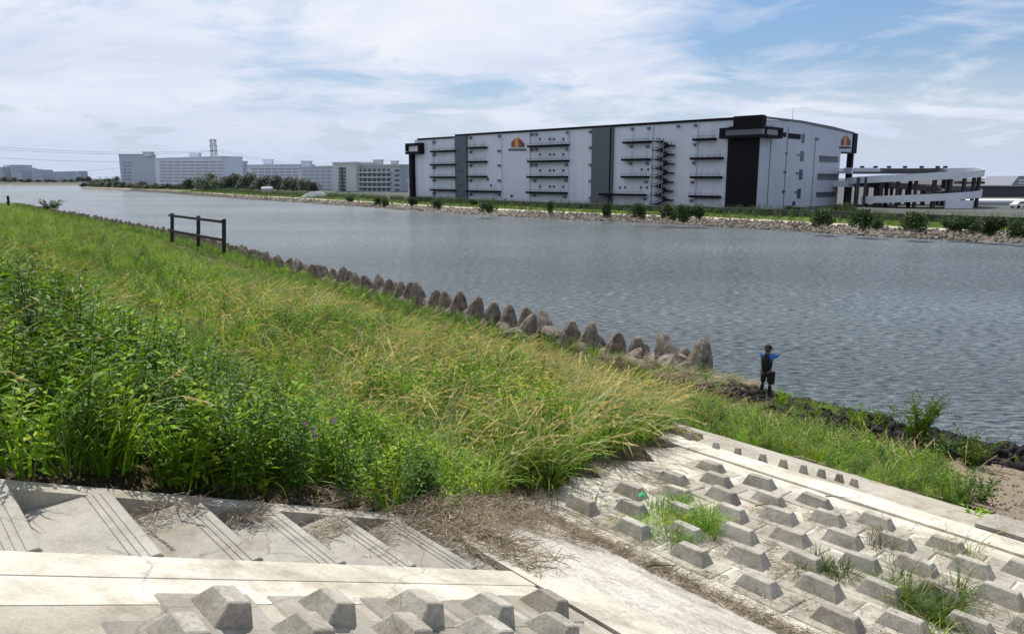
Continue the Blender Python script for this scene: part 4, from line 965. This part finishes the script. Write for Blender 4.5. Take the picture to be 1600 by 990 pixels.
for a in (aL - .98, aR + .98): FL.slab(mb, a - .06, a + .06, WG, zt_ + .5, 1.42, 1.54, 0, ORG)
mb.build('stair_post', M['grey_metal'], st_)
# side facade openings
for r in [(1210, 206.5, 1228.5, 213.5), (1231, 209, 1250.5, 217), (1252.5, 209, 1257, 223.5), (1250.5, 236.5, 1255.5, 252), (1248.5, 265, 1253.5, 280.5), (1245.5, 295, 1250.5, 310), (1273.5, 215, 1279, 219.5), (1227, 238, 1230, 242), (1224.5, 267, 1228, 271), (1222, 297.5, 1226, 301.5), (1245.5, 241, 1249, 243.5), (1243.5, 269.5, 1247, 272), (1241, 299, 1244.5, 301.5), (1238, 314.5, 1242, 321)]:
    mb = MB(); FRt.rect(mb, *r, .1, .01, 0, ORG); whb('window', M['black'] if r[2] - r[0] > 10 else M['win'], mb)
for r in [(1280, 244, 1309, 253.5), (1277, 271.5, 1308, 281), (1275, 300, 1305, 308)]:
    mb = MB(); FRt.rect(mb, *r, .08, .01, 0, ORG); w = whb('louvre', M['grey_metal'], mb)
    mb = MB(); FRt.rect(mb, r[0] + .3, r[1], r[2] - .3, r[1] + 2, .3, .09, 0, ORG); mb.build('louvre_hood', M['win'], w)
for x in (1227.5, 1271, 1202):
    mb = MB(); a, _ = FRt.sz(x, 260); FRt.slab(mb, a - .05, a + .05, WG, ZT - (1.4 if x < 1260 else 3.0), .01, .1, 0, ORG); whb('drain_pipe', M['grey_metal'], mb)
# black fin at the right end and its column
mb = MB(); a0, _ = FRt.sz(1331.5, 225); a1, _ = FRt.sz(1337.5, 225); _, z0 = FRt.sz(1334, 240); _, z1 = FRt.sz(1336, 208.5); FRt.slab(mb, a0, a1, z0, z1, -1, .3, 0, ORG); _, zc_ = FRt.sz(1332, 266); FRt.slab(mb, a0 + .1, a0 + 1.2, WG, z0, -1, .2, 0, ORG); whb('end_fin', M['black'], mb)
mb = MB(); FRt.rect(mb, 1314, 238, 1331, 240.5, .35, .0, 0, ORG); whb('end_fin', M['black'], mb)
# emblem: cluster of tower-like stripes over a strip of dark lettering
cols = [(.22, .05, .04), (.36, .10, .05), (.62, .38, .12), (.34, .07, .05), (.20, .06, .07), (.10, .05, .08)]
LM = [simple('emblem_colour', c, .6) for c in cols]; LET = simple('lettering', (.02, .03, .06), .6)
def emblem(F, x0, y0, x1, y1, bx0, bx1, by0, by1):
    e = bpy.data.objects.new('logo', None); link(e, wh); n = 6; hs_ = [.62, .86, 1, .9, .74, .5]
    ws = [0, .14, .32, .52, .68, .86, 1]
    for i in range(n):
        mb = MB(); xa = x0 + (x1 - x0) * ws[i]; xb = x0 + (x1 - x0) * ws[i + 1]; yt = y1 - (y1 - y0) * hs_[i]
        a0, z0_ = F.sz(xa, y1); a1, _ = F.sz(xb, y1); _, zt_a = F.sz(xa, y1 - (y1 - y0) * (hs_[i] - (.12 if i < 3 else 0))); _, zt_b = F.sz(xb, y1 - (y1 - y0) * (hs_[i] - (.12 if i >= 3 else 0)))
        q = [F.P(a0, z0_, .02), F.P(a1, z0_, .02), F.P(a1, zt_b, .02), F.P(a0, zt_a, .02)]; mb.prism([v - ORG for v in q], [v - ORG + F.n * .12 for v in q]); mb.build('stripe', LM[i], e)
    tx = MB(); k = 13
    for i in range(k):
        xa = bx0 + (bx1 - bx0) * i / k; w_ = (bx1 - bx0) / k * .80; F.rect(tx, xa, by0, xa + w_ * .4, by1, .14, .02, 0, ORG)
        F.rect(tx, xa + w_ * .4, by0 if i % 2 else by0 + (by1 - by0) * .6, xa + w_, by0 + (by1 - by0) * .4 if i % 2 else by1, .14, .02, 0, ORG)
    tx.build('lettering', LET, e)
emblem(FL, 799.5, 214.5, 819.5, 230, 795, 823.5, 232.2, 235.8); emblem(FRt, 1313.5, 210.5, 1328, 227, 1311, 1329, 229.3, 232)
# antenna on the roof
p = FRt.P(FRt.sz(1253, 188)[0], ZT - 1.2, -2) - ORG; mb = MB(); mb.tube(p, p + Vector((0, 0, 4.0)), .06, .03, 5); whb('antenna', M['grey_metal'], mb)
# framed lookout and black column at the left end
mb = MB(); FL.rect(mb, 640, 224, 663, 228, 1.6, .01, 0, ORG); FL.rect(mb, 640, 237, 663, 241, 1.6, .01, 0, ORG); FL.rect(mb, 659.5, 228, 663, 237, 1.6, .01, 0, ORG); FL.rect(mb, 640, 228, 642.5, 237, 1.6, .01, 0, ORG); lo = whb('lookout_box', M['black'], mb)
mb = MB(); FL.rect(mb, 642.6, 228.1, 659.4, 236.9, .9, .02, 0, ORG); mb.build('lookout_glass', M['white'], lo)
mb = MB(); a0, _ = FL.sz(649, 270); a1, _ = FL.sz(644.5, 270); _, z1 = FL.sz(646, 241); FL.slab(mb, a0, a1, WG, z1, .01, 1.2, 0, ORG); whb('corner_column', M['black'], mb)

# dike wall in front of the warehouse
dw = empty('dike_wall', hitz(900, 335, 1.6)); OO = dw.location.copy(); mb = MB(); M['dike'] = simple('dark_dike_wall', (.085, .09, .085), .9, (.05, .05, .05), .5)
seg = [(90 + 8.5, 68 + 8.5), (63.7 + 8.5, 92.1 + 8.5), (43.1 + 8.5, 113.5 + 8.5), (29.3 + 8.2, 131 + 8), (14.6 + 8.2, 141.9 + 8), (-2.8 + 8.5, 160.1 + 8.5), (-25.7 + 9, 187.2 + 9), (-38.8 + 9, 205.6 + 9)]
for (a, b) in zip(seg, seg[1:]):
    A = Vector((*a, 1.3)); B = Vector((*b, 1.3)); d = (B - A).normalized(); q = Vector((-d.y, d.x, 0)) * .3
    bt = [A - q - OO, B - q - OO, B + q - OO, A + q - OO]; mb.prism(bt, [v + Vector((0, 0, 1.35)) for v in bt])
mb.build('wall_panel', M['dike'], dw); tag(dw, 'low dark concrete dike wall between the far bank grass and the warehouse', 'wall')

# ------------------------------------------------------------------ spiral truck ramp
M['fascia'] = simple('grey_fascia', (.62, .65, .70), .7, (.54, .57, .63), .3, metal=0); M['col'] = simple('ramp_column', (.05, .05, .055), .8); M['slab'] = simple('ramp_slab', (.10, .10, .11), .9)
RC = atY(1423, 300, 165); rr = 13.4; rmp = empty('spiral_ramp', (RC.x, RC.y, WG)); RO = rmp.location.copy(); tag(rmp, 'round open spiral truck ramp with grey parapets and dark columns right of the warehouse', 'ramp')
def zphi(phi): return 9.25 - phi / PI * 2.12 if phi > 0 else 9.3
def helix(p0, p1, r0, r1, z0, z1, name, mat, steps=None):
    steps = steps or int((p1 - p0) / .13); mb = MB(); vs = []
    for i in range(steps + 1):
        ph = p0 + (p1 - p0) * i / steps; th = -ph; z = zphi(ph) - WG
        for (r, zz) in ((r0, z0), (r1, z0), (r1, z1), (r0, z1)): vs.append(Vector((math.cos(th) * r, math.sin(th) * r, z + zz)))
    fs = [(4 * i + k, 4 * i + (k + 1) % 4, 4 * i + 4 + (k + 1) % 4, 4 * i + 4 + k) for i in range(steps) for k in range(4)] + [(0, 1, 2, 3), (4 * steps + 3, 4 * steps + 2, 4 * steps + 1, 4 * steps)]
    mb.add(vs, fs); return mb.build(name, mat, rmp)
helix(-PI, 2.9 * PI, 6.5, rr - .31, -.35, 0, 'deck', M['slab']); helix(0, 2.9 * PI, rr - .3, rr, -.5, .95, 'parapet', M['fascia']); helix(-PI, -.02, rr - .3, rr, -.4, .85, 'parapet', M['fascia']); helix(-PI, 2.9 * PI, 6.2, 6.49, -.4, .8, 'inner_parapet', M['slab'])
for i in range(24):
    a = 2 * PI * i / 24 + .1; mb = MB(); top = 8.1 - WG; ph = (-a) % (2 * PI); top = zphi(ph) - .5 - WG
    mb.cbox((math.cos(a) * (rr - .8), math.sin(a) * (rr - .8), top / 2), .55, .55, top); mb.build('column', M['col'], rmp)
for i in range(9):
    a = 2 * PI * i / 9; mb = MB(); top = zphi((-a) % (2 * PI)) - .5 - WG; mb.cbox((math.cos(a) * 7, math.sin(a) * 7, top / 2), .6, .6, top); mb.build('column', M['col'], rmp)
# bridges to the warehouse, base wall
A = FRt.P(sR, 0) ; dirb = Vector((RC.x - A.x, RC.y - A.y, 0)); 
for (zt, w0, th) in ((10.2, 7.5, 1.2), (7.3, 6, 1.3)):
    a = Vector((A.x, A.y, 0)) + Vector((-.5, 1.5, 0)); b = Vector((RC.x, RC.y, 0)) + Vector((-6 if zt > 8 else -10, 10 if zt > 8 else 2, 0)); d = (b - a).normalized(); s = Vector((-d.y, d.x, 0)) * w0 / 2; mb = MB()
    q = [a - s, b - s, b + s, a + s]; q = [Vector((v.x, v.y, zt - th)) - RO for v in q]; mb.prism(q, [v + Vector((0, 0, .4)) for v in q])
    for sg in (-1, 1):
        e1 = s * sg; e2 = s * sg * .94; q = [a + e2, b + e2, b + e1, a + e1]; q = [Vector((v.x, v.y, zt - th + .403)) - RO for v in q]; mb.prism(q, [v + Vector((0, 0, th - .4)) for v in q])
    mb.build('bridge', M['fascia'], rmp)
for px in (1337, 1349):
    v = atY(px, 330, 160); mb = MB(); mb.cbox((v.x - RO.x, v.y - RO.y, 3.1), .5, .5, 6.2); mb.build('column', M['col'], rmp)
mb = MB(); q0 = atY(1476, 335, 151) - RO; q1 = atY(1519, 335, 151) - RO; mb.box((q0.x, q0.y, 0), (q1.x - q0.x, 0, 0), (0, .4, 0), (0, 0, 1.6)); mb.build('base_wall', M['fascia'], rmp)
for i, px in enumerate((1347, 1368, 1389, 1414, 1440, 1465, 1477)):   # small signs and lamps along the top
    v = atY(px, 262, 176) - RO; mb = MB(); mb.cbox((v.x, v.y, v.z + .15), .9, .3, .5); mb.tube((v.x, v.y, v.z - 1.0), (v.x, v.y, v.z), .08, None, 5); mb.build('deck_lamp', M['col'], rmp)

# ------------------------------------------------------------------ buildings right of the ramp
def facing_building(x0, x1, ytop, ybase, Y, depth, wallm, name, label, cat='building', wins=(), roofm=None, wm=None, skew=0.0, yt2=None, group=None, base=2.0):
    a = atY(x0, ybase, Y); b = atY(x1, ybase, Y + skew); zt = atY((x0 + x1) / 2, ytop, Y + skew / 2).z; e = empty(name, (a.x, a.y, base)); d = Vector((b.x - a.x, b.y - a.y, 0)); F_ = Facade((a.x, a.y, 0), d); L = d.length; OG = Vector((a.x, a.y, base)); mb = MB()
    F_.slab(mb, 0, L, base, zt, -depth, 0, 0, OG); mb.build('wall', wallm, e)
    mb = MB(); F_.slab(mb, -.3, L + .3, zt + .01, zt + .5 * (1 if Y < 300 else 1.6), -depth - .3, .3, 0, OG); mb.build('roof', roofm or wallm, e)
    for (wx0, wy0, wx1, wy1) in wins:
        mb = MB(); F_.rect(mb, wx0, wy0, wx1, wy1, .12, .01, 0, OG); mb.build('window', wm or M['win'], e)
    tag(e, label, cat, group); return e, F_, OG, zt
M['hz_dark'] = simple('hazy_dark_wall', (.065, .07, .085), .9); M['off'] = simple('white_office_wall', (.55, .60, .64), .8)
facing_building(1519, 1640, 316.5, 340, 172, 12, M['off'], 'office_building', 'low white building with dark window strips right of the ramp', 'building', [(1523, 321, 1543, 326), (1551, 324, 1570, 333), (1523, 329.5, 1547, 332.5), (1588, 321, 1600, 326), (1588, 329, 1600, 333)], M['white'])
facing_building(1515, 1650, 293, 318, 240, 30, M['hz_dark'], 'depot_building', 'long dark flat depot behind the low white building', 'building', [], None)
def peaked():
    Y = 300; a = atY(1576, 294, Y); b = atY(1625, 294, Y); tp = atY(1594, 275, Y); e = empty('peaked_building', (a.x, a.y, 2)); OG = e.location.copy(); mb = MB(); D = Vector((0, 20, 0))
    f = [Vector((a.x, a.y, 2)), Vector((b.x, a.y, 2)), Vector((b.x, a.y, b.z)), Vector((tp.x + 3, a.y, tp.z)), Vector((tp.x - .5, a.y, tp.z)), Vector((a.x, a.y, a.z))]
    mb.prism([v - OG for v in f], [v + D - OG for v in f]); mb.build('wall', simple('grey_gable', (.25, .27, .32), .8), e); mb = MB()
    for q in (.35, .6): mb.box(Vector((a.x + (tp.x - a.x) * .9, a.y - .15, a.z + (tp.z - a.z) * q)) - OG, (5, 0, 0), (0, .1, 0), (0, 0, .5))
    mb.build('band', M['white'], e); tag(e, 'pale pointed gable rising behind the depot at the right edge', 'building')
peaked()
for k, (px, py, w_, h_) in enumerate([(1533, 293, 10, 5), (1548, 293, 14, 3.5), (1565, 293, 12, 4)]):
    v = atY(px, py, 238); mb = MB(); s = w_ / FOC * 235; mb.cbox((0, 0, h_ / FOC * 118 + .45), s, 3, h_ / FOC * 235); o = mb.build('rooftop_unit', M['hz_dark'], bevel=.1); o.location = (v.x, 250, v.z + .55); tag(o, ['tall rooftop unit on the dark depot nearest the ramp', 'wide low rooftop unit in the middle of the dark depot', 'rooftop unit on the dark depot left of the gable'][k], 'rooftop unit', 'rooftop units on the depot')
# parked car by the office
def car():
    v = atY(1594, 341, 150); e = empty('parked_car', (v.x, v.y, 2.0), .1); pf = [(-2.1, .35), (-2.1, .8), (-1.6, .95), (-1.1, 1.4), (.5, 1.42), (1.2, .95), (2.0, .85), (2.15, .4)]
    mb = MB(); mb.prism([Vector((x, -.8, z)) for x, z in pf], [Vector((x, .8, z)) for x, z in pf]); mb.build('body', M['white'], e, bevel=.06)
    mb = MB(); mb.prism([Vector((x, -.82, z)) for x, z in ((-1.4, .98), (-1.0, 1.33), (.4, 1.34), (.95, .98))], [Vector((x, .82, z)) for x, z in ((-1.4, .98), (-1.0, 1.33), (.4, 1.34), (.95, .98))]); mb.build('side_window', M['glass'], e)
    for x in (-1.3, 1.35):
        for y in (-.75, .75): mb = MB(); mb.tube((x, y - .1, .33), (x, y + .1, .33), .33, None, 14); mb.build('wheel', M['black'], e)
    tag(e, 'white car parked before the low white building at the right edge', 'car')
car()

# ------------------------------------------------------------------ hazy flats on the left
M['flat_a'] = simple('hazy_flat_wall', (.62, .66, .74), .9, (.57, .61, .69), .05); M['flat_b'] = simple('hazy_flat_dark', (.48, .52, .59), .9, (.45, .49, .56), .05); M['flat_win'] = simple('hazy_flat_window', (.33, .37, .45), .6); M['flat_c'] = simple('nearer_flat_wall', (.42, .44, .47), .9, (.37, .39, .42), .05); M['flat_light'] = simple('pale_flat_end', (.58, .59, .60), .9); M['flat_win2'] = simple('nearer_flat_window', (.10, .12, .15), .5)  # hazy wall and window colours have the distance haze mixed in
def rowwins(x0, x1, ys, n, h, gap=.25):
    out = []
    for y in ys:
        for i in range(n):
            a = x0 + (x1 - x0) * i / n; out.append((a, y, a + (x1 - x0) / n * (1 - gap), y + h))
    return out
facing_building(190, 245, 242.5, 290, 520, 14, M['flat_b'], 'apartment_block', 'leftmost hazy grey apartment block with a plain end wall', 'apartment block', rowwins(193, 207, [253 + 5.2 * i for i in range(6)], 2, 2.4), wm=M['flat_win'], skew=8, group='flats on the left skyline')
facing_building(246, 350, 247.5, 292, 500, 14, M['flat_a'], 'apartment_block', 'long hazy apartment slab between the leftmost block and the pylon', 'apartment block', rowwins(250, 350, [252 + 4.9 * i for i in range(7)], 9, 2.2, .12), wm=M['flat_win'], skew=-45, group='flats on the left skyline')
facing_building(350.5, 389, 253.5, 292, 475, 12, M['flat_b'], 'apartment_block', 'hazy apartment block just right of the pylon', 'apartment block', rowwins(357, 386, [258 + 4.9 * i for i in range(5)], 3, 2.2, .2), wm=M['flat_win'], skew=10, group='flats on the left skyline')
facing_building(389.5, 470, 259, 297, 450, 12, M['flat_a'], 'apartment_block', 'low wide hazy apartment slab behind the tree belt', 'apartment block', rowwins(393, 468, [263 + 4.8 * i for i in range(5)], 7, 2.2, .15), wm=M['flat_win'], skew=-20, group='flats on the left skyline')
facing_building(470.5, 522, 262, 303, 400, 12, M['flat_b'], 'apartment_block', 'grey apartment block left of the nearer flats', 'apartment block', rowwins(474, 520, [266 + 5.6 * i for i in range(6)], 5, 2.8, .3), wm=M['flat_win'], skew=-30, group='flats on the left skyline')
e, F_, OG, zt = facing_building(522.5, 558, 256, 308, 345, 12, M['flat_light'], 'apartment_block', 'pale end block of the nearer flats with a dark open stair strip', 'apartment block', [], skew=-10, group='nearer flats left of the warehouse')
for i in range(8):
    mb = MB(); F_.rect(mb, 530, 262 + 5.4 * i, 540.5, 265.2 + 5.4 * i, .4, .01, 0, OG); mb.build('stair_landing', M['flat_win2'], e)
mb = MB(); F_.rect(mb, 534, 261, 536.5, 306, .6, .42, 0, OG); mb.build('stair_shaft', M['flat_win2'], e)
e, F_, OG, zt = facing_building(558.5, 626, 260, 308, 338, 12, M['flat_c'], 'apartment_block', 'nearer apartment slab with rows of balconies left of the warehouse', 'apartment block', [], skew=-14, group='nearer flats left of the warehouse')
for j in range(6):
    mb = MB(); F_.rect(mb, 559.5, 268.5 + 7.6 * j, 612, 270.4 + 7.6 * j, 1.2, .01, 0, OG); mb.build('balcony', M['flat_light'], e)
    for i in range(7):
        mb = MB(); x = 560.5 + 7.4 * i; F_.rect(mb, x, 263.6 + 7.6 * j, x + 4.6, 268.2 + 7.6 * j, .1, .01, 0, OG); mb.build('window', M['flat_win2'], e)
    mb = MB(); F_.rect(mb, 617, 264.5 + 7.6 * j, 624, 268.3 + 7.6 * j, .1, .01, 0, OG); mb.build('window', M['flat_win2'], e)
facing_building(626.5, 637.5, 263, 308, 330, 12, M['flat_light'], 'apartment_block', 'narrow pale blank-walled block beside the warehouse left end', 'apartment block', [], skew=-2, group='nearer flats left of the warehouse')
facing_building(637.8, 643, 283.5, 306, 300, 8, M['flat_b'], 'shed', 'small dark shed squeezed beside the warehouse left column', 'shed', [(639, 289, 642, 292)], wm=M['flat_win2'], skew=-1)
for k, (x0, x1, y0, y1, Y) in enumerate([(219, 232, 239.5, 242, 522), (292, 306, 241.5, 247, 488), (335, 346, 246, 250, 465), (408, 420, 251.5, 258.5, 450), (468, 481, 254.5, 261.5, 405), (581, 594, 253, 259.5, 340), (609, 618, 255, 259.5, 336)]):
    a = atY(x0, y1, Y); b = atY(x1, y0, Y); mb = MB(); mb.cbox((0, 0, 0), b.x - a.x, 5, b.z - a.z + 1.5); mb.cbox((0, 0, (b.z - a.z + 1.5) / 2 + .22), b.x - a.x + .8, 5.8, .4); o = mb.build('stairhead', M['flat_a'] if k < 5 else M['flat_light']); o.location = ((a.x + b.x) / 2, Y + 6, (a.z + b.z) / 2)
    tag(o, ['flat stairhead on the leftmost apartment block', 'boxy stairhead on the long slab left of the pylon', 'small stairhead at the foot of the pylon', 'stairhead on the low wide slab, left one', 'stairhead at the right end of the low wide slab', 'wide stairhead on the nearer flats', 'small stairhead on the nearer flats, right one'][k], 'rooftop box', 'stairheads on the flats')
# pylon
M['pyl'] = simple('hazy_steel', (.28, .30, .36), .7)  # steel paled and blued, haze built into the colour
def pylon():
    Y = 560; a = atY(338, 292, Y); tp = atY(338, 218, Y); e = empty('pylon', (a.x, Y, 2)); H = tp.z - 2; mb = MB()
    wb, wt = 2.2, 1.5
    cs = [(-1, -1), (1, -1), (1, 1), (-1, 1)]; lv = 12
    for i in range(lv):
        f0, f1 = i / lv, (i + 1) / lv; r0 = wb + (wt - wb) * f0; r1 = wb + (wt - wb) * f1
        for k in range(4):
            c, d = cs[k], cs[(k + 1) % 4]; A = Vector((c[0] * r0, c[1] * r0, H * f0)); B = Vector((c[0] * r1, c[1] * r1, H * f1)); D = Vector((d[0] * r1, d[1] * r1, H * f1)); A2 = Vector((d[0] * r0, d[1] * r0, H * f0))
            mb.tube(A, B, .2, None, 4); mb.tube(A, D, .1, None, 4); mb.tube(A2, B, .1, None, 4); mb.tube(B, D, .1, None, 4)
    mb.build('mast', M['pyl'], e)
    for h in (.76, .86, .97):
        mb = MB(); mb.tube((-3.2, 0, H * h), (3.2, 0, H * h), .2, None, 4); mb.tube((-3.2, 0, H * h), (0, 0, H * h + 1.3), .1, None, 4); mb.tube((3.2, 0, H * h), (0, 0, H * h + 1.3), .1, None, 4); mb.build('crossarm', M['pyl'], e)
    tag(e, 'hazy lattice power pylon rising behind the long flats', 'pylon')
pylon()
def wire(p, q, sag, Yp, Yq, label, r=.10):
    A = atY(*p, Yp); B = atY(*q, Yq); mb = MB(); k = 24; pr = None
    for i in range(k + 1):
        f = i / k; v = A.lerp(B, f); v.z -= sag * 4 * f * (1 - f); v = v - A
        if pr is not None: mb.tube(pr, v, r, None, 4)
        pr = v
    o = mb.build('power_line', M['pyl']); o.location = A; tag(o, label, 'power line', 'wires strung from the pylon')
for k, (y0, y1) in enumerate([(226, 235), (230, 237), (243.5, 248), (262, 262)]):
    wire((-60, y0 - 1), (334 if k < 3 else 190, y1), 3.0, 480, 560, ['topmost power line left of the pylon', 'second power line left of the pylon, just under the topmost', 'third power line, low on the left', 'lowest faint power line at the left edge'][k])
for k, (y0, y1) in enumerate([(234, 263), (237, 266)]):
    wire((342, y0), (560, y1), 3.0, 560, 600, ['upper power line right of the pylon', 'lower power line right of the pylon'][k], .09)
wire((1600, 236), (1640, 234), .1, 300, 300, 'short stretch of wire at the right edge', .03) if False else None
# town on the distant left bank
M['town'] = [simple('misty_wall', c, .95, tuple(x * .92 for x in c), .02) for c in ((.50, .54, .61), (.56, .60, .66), (.43, .47, .54))]  # pale bluish wall colours carry the aerial haze themselves
TB = [(-12, 8, 262), (8, 14, 259), (14, 19, 262), (19, 36, 258.5), (36, 43, 263), (43, 52, 265), (52, 68, 266), (68, 82, 269), (83, 90, 271), (90, 104, 269), (105, 113, 271), (113, 124, 268.5)]
for k, (x0, x1, y) in enumerate(TB):
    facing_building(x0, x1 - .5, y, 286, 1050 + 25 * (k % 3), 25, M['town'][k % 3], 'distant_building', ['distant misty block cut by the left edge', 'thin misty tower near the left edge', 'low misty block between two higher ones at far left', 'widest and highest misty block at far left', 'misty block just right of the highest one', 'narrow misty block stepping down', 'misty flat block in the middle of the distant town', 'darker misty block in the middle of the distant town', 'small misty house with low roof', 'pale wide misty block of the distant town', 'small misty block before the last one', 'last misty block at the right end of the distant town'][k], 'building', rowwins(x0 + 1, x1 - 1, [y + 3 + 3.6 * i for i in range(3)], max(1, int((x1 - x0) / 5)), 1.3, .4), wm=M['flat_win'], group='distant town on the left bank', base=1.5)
for px in (157, 167, 177, 187):
    v = atY(px, 286, 900); mb = MB(); mb.tube((0, 0, -5), (0, 0, 6.5), .35, None, 5); mb.cbox((0, 0, 6.9), 5, .6, .5); o = mb.build('street_lamp', M['pyl']); o.location = v; tag(o, 'tiny hazy double-armed lamp on the distant road at left', 'street lamp', 'lamps on the distant road')
# small things on the far bank
v = hitz(492, 309, 1.3); mb = MB()
pr_ = [(-6, 0), (-5, 1.2), (-2, 2.4), (2, 2.6), (4.5, 1.6), (5.5, 0)]; mb.prism([Vector((x, 0, z)) for x, z in pr_], [Vector((x, 4, z * .8)) for x, z in pr_]); o = mb.build('tarpaulin_mound', M['white'], bevel=.2); o.location = v; o.scale = (.8, .8, .8); tag(o, 'white covered mound on the far bank before the flats', 'mound')
v = hitz(418, 304, 1.3); mb = MB(); mb.cbox((0, 0, 1.2), 4, 2.5, 2.4); mb.prism([(-2.2, -1.4, 2.41), (2.2, -1.4, 2.41), (2.2, 1.4, 2.41), (-2.2, 1.4, 2.41)], [(-2.0, -.2, 3.2), (2.0, -.2, 3.2), (2.0, .2, 3.2), (-2.0, .2, 3.2)]); o = mb.build('hut', M['flat_c']); o.location = v; tag(o, 'small grey hut on the far shore left of the white mound', 'hut')

# ------------------------------------------------------------------ sky, sun
SUN_AZ = R(-10); SUN_EL = R(59)
w = bpy.data.worlds.new("World"); scene.world = w; w.use_nodes = True; nt = w.node_tree; nt.nodes.clear()
out = nt.nodes.new('ShaderNodeOutputWorld'); bg = nt.nodes.new('ShaderNodeBackground'); nt.links.new(bg.outputs[0], out.inputs[0])
sky = nt.nodes.new('ShaderNodeTexSky'); sky.sky_type = 'NISHITA'; sky.sun_disc = False; sky.sun_elevation = SUN_EL; sky.sun_rotation = SUN_AZ; sky.dust_density = 1.5; sky.air_density = 1.2
tc = nt.nodes.new('ShaderNodeTexCoord'); sx = nt.nodes.new('ShaderNodeSeparateXYZ'); nt.links.new(tc.outputs['Generated'], sx.inputs[0])
az_ = nt.nodes.new('ShaderNodeMath'); az_.operation = 'MAXIMUM'; az_.inputs[1].default_value = 0.0; nt.links.new(sx.outputs[2], az_.inputs[0])
ad = nt.nodes.new('ShaderNodeMath'); ad.operation = 'ADD'; ad.inputs[1].default_value = .17; nt.links.new(az_.outputs[0], ad.inputs[0])
dx = nt.nodes.new('ShaderNodeMath'); dx.operation = 'DIVIDE'; nt.links.new(sx.outputs[0], dx.inputs[0]); nt.links.new(ad.outputs[0], dx.inputs[1])
dy = nt.nodes.new('ShaderNodeMath'); dy.operation = 'DIVIDE'; nt.links.new(sx.outputs[1], dy.inputs[0]); nt.links.new(ad.outputs[0], dy.inputs[1])
cv = nt.nodes.new('ShaderNodeCombineXYZ'); nt.links.new(dx.outputs[0], cv.inputs[0]); nt.links.new(dy.outputs[0], cv.inputs[1])
def cl(scale, det, dist, loc, stretch):
    mp = nt.nodes.new('ShaderNodeMapping'); mp.inputs['Location'].default_value = loc; mp.inputs['Scale'].default_value = stretch; mp.inputs['Rotation'].default_value = (0, 0, .5); nt.links.new(cv.outputs[0], mp.inputs[0])
    n = nt.nodes.new('ShaderNodeTexNoise'); n.inputs['Scale'].default_value = scale; n.inputs['Detail'].default_value = det; n.inputs['Roughness'].default_value = .6; n.inputs['Distortion'].default_value = dist; nt.links.new(mp.outputs[0], n.inputs['Vector']); return n.outputs['Fac']
a = cl(.8, 10, .5, (3.1, 1.7, 0), (1, 1.0, 1)); b = cl(2.4, 10, .9, (7.4, 2.2, 0), (.9, 1.1, 1))
mx = nt.nodes.new('ShaderNodeMath'); mx.operation = 'MULTIPLY_ADD'; mx.inputs[1].default_value = .45; nt.links.new(b, mx.inputs[0]); nt.links.new(a, mx.inputs[2])
side = nt.nodes.new('ShaderNodeMath'); side.operation = 'MULTIPLY_ADD'; nt.links.new(sx.outputs[0], side.inputs[0]); side.inputs[1].default_value = -.13; nt.links.new(mx.outputs[0], side.inputs[2])
cov = ramp(nt, side.outputs[0], [(.54, g3(.08)), (.76, g3(1))])
horizon = ramp(nt, sx.outputs[2], [(0.0, g3(1)), (.06, g3(.7)), (.14, g3(.12)), (.3, g3(0))])
mxx = nt.nodes.new('ShaderNodeMath'); mxx.operation = 'MAXIMUM'; nt.links.new(cov, mxx.inputs[0]); nt.links.new(horizon, mxx.inputs[1])
# brightness within the cloud
cb = ramp(nt, cl(1.1, 8, .4, (1, 9, 0), (1, 1.4, 1)), [(.3, (6.2, 7.0, 8.8)), (.68, (8.8, 9.1, 9.9))])
lowc = ramp(nt, sx.outputs[2], [(0.0, (5.9, 6.7, 8.4)), (.12, (6.9, 7.6, 9.2))])
cc = mixc(nt, ramp(nt, sx.outputs[2], [(.02, g3(0)), (.11, g3(1))]), lowc, cb)
blue = mixc(nt, 1.0, sky.outputs[0], (.52, .74, 1.02), 'MULTIPLY')
fin = mixc(nt, mxx.outputs[0], blue, cc)
nt.links.new(fin, bg.inputs['Color']); bg.inputs['Strength'].default_value = .10
sd = bpy.data.lights.new('sun', 'SUN'); sd.energy = 5.0; sd.angle = R(.5); sd.color = (1, .95, .86); so = link(bpy.data.objects.new('sun', sd))
dirs = Vector((math.sin(SUN_AZ) * math.cos(SUN_EL), math.cos(SUN_AZ) * math.cos(SUN_EL), math.sin(SUN_EL))); so.rotation_euler = dirs.to_track_quat('Z', 'Y').to_euler(); so.location = (0, 0, 60)

# ------------------------------------------------------------------ camera
cd = bpy.data.cameras.new('camera'); cd.sensor_width = 36; cd.lens = 36 * FOC / 1600; cd.clip_end = 20000; cam = link(bpy.data.objects.new('camera', cd)); cam.location = (0, 0, EYE); cam.rotation_euler = (PI / 2 - PITCH, 0, 0); scene.camera = cam
scene.view_settings.view_transform = 'Standard'; scene.view_settings.look = 'None'; scene.view_settings.exposure = 0; scene.view_settings.gamma = 1
scene.cycles.max_bounces = 6; scene.cycles.transparent_max_bounces = 4
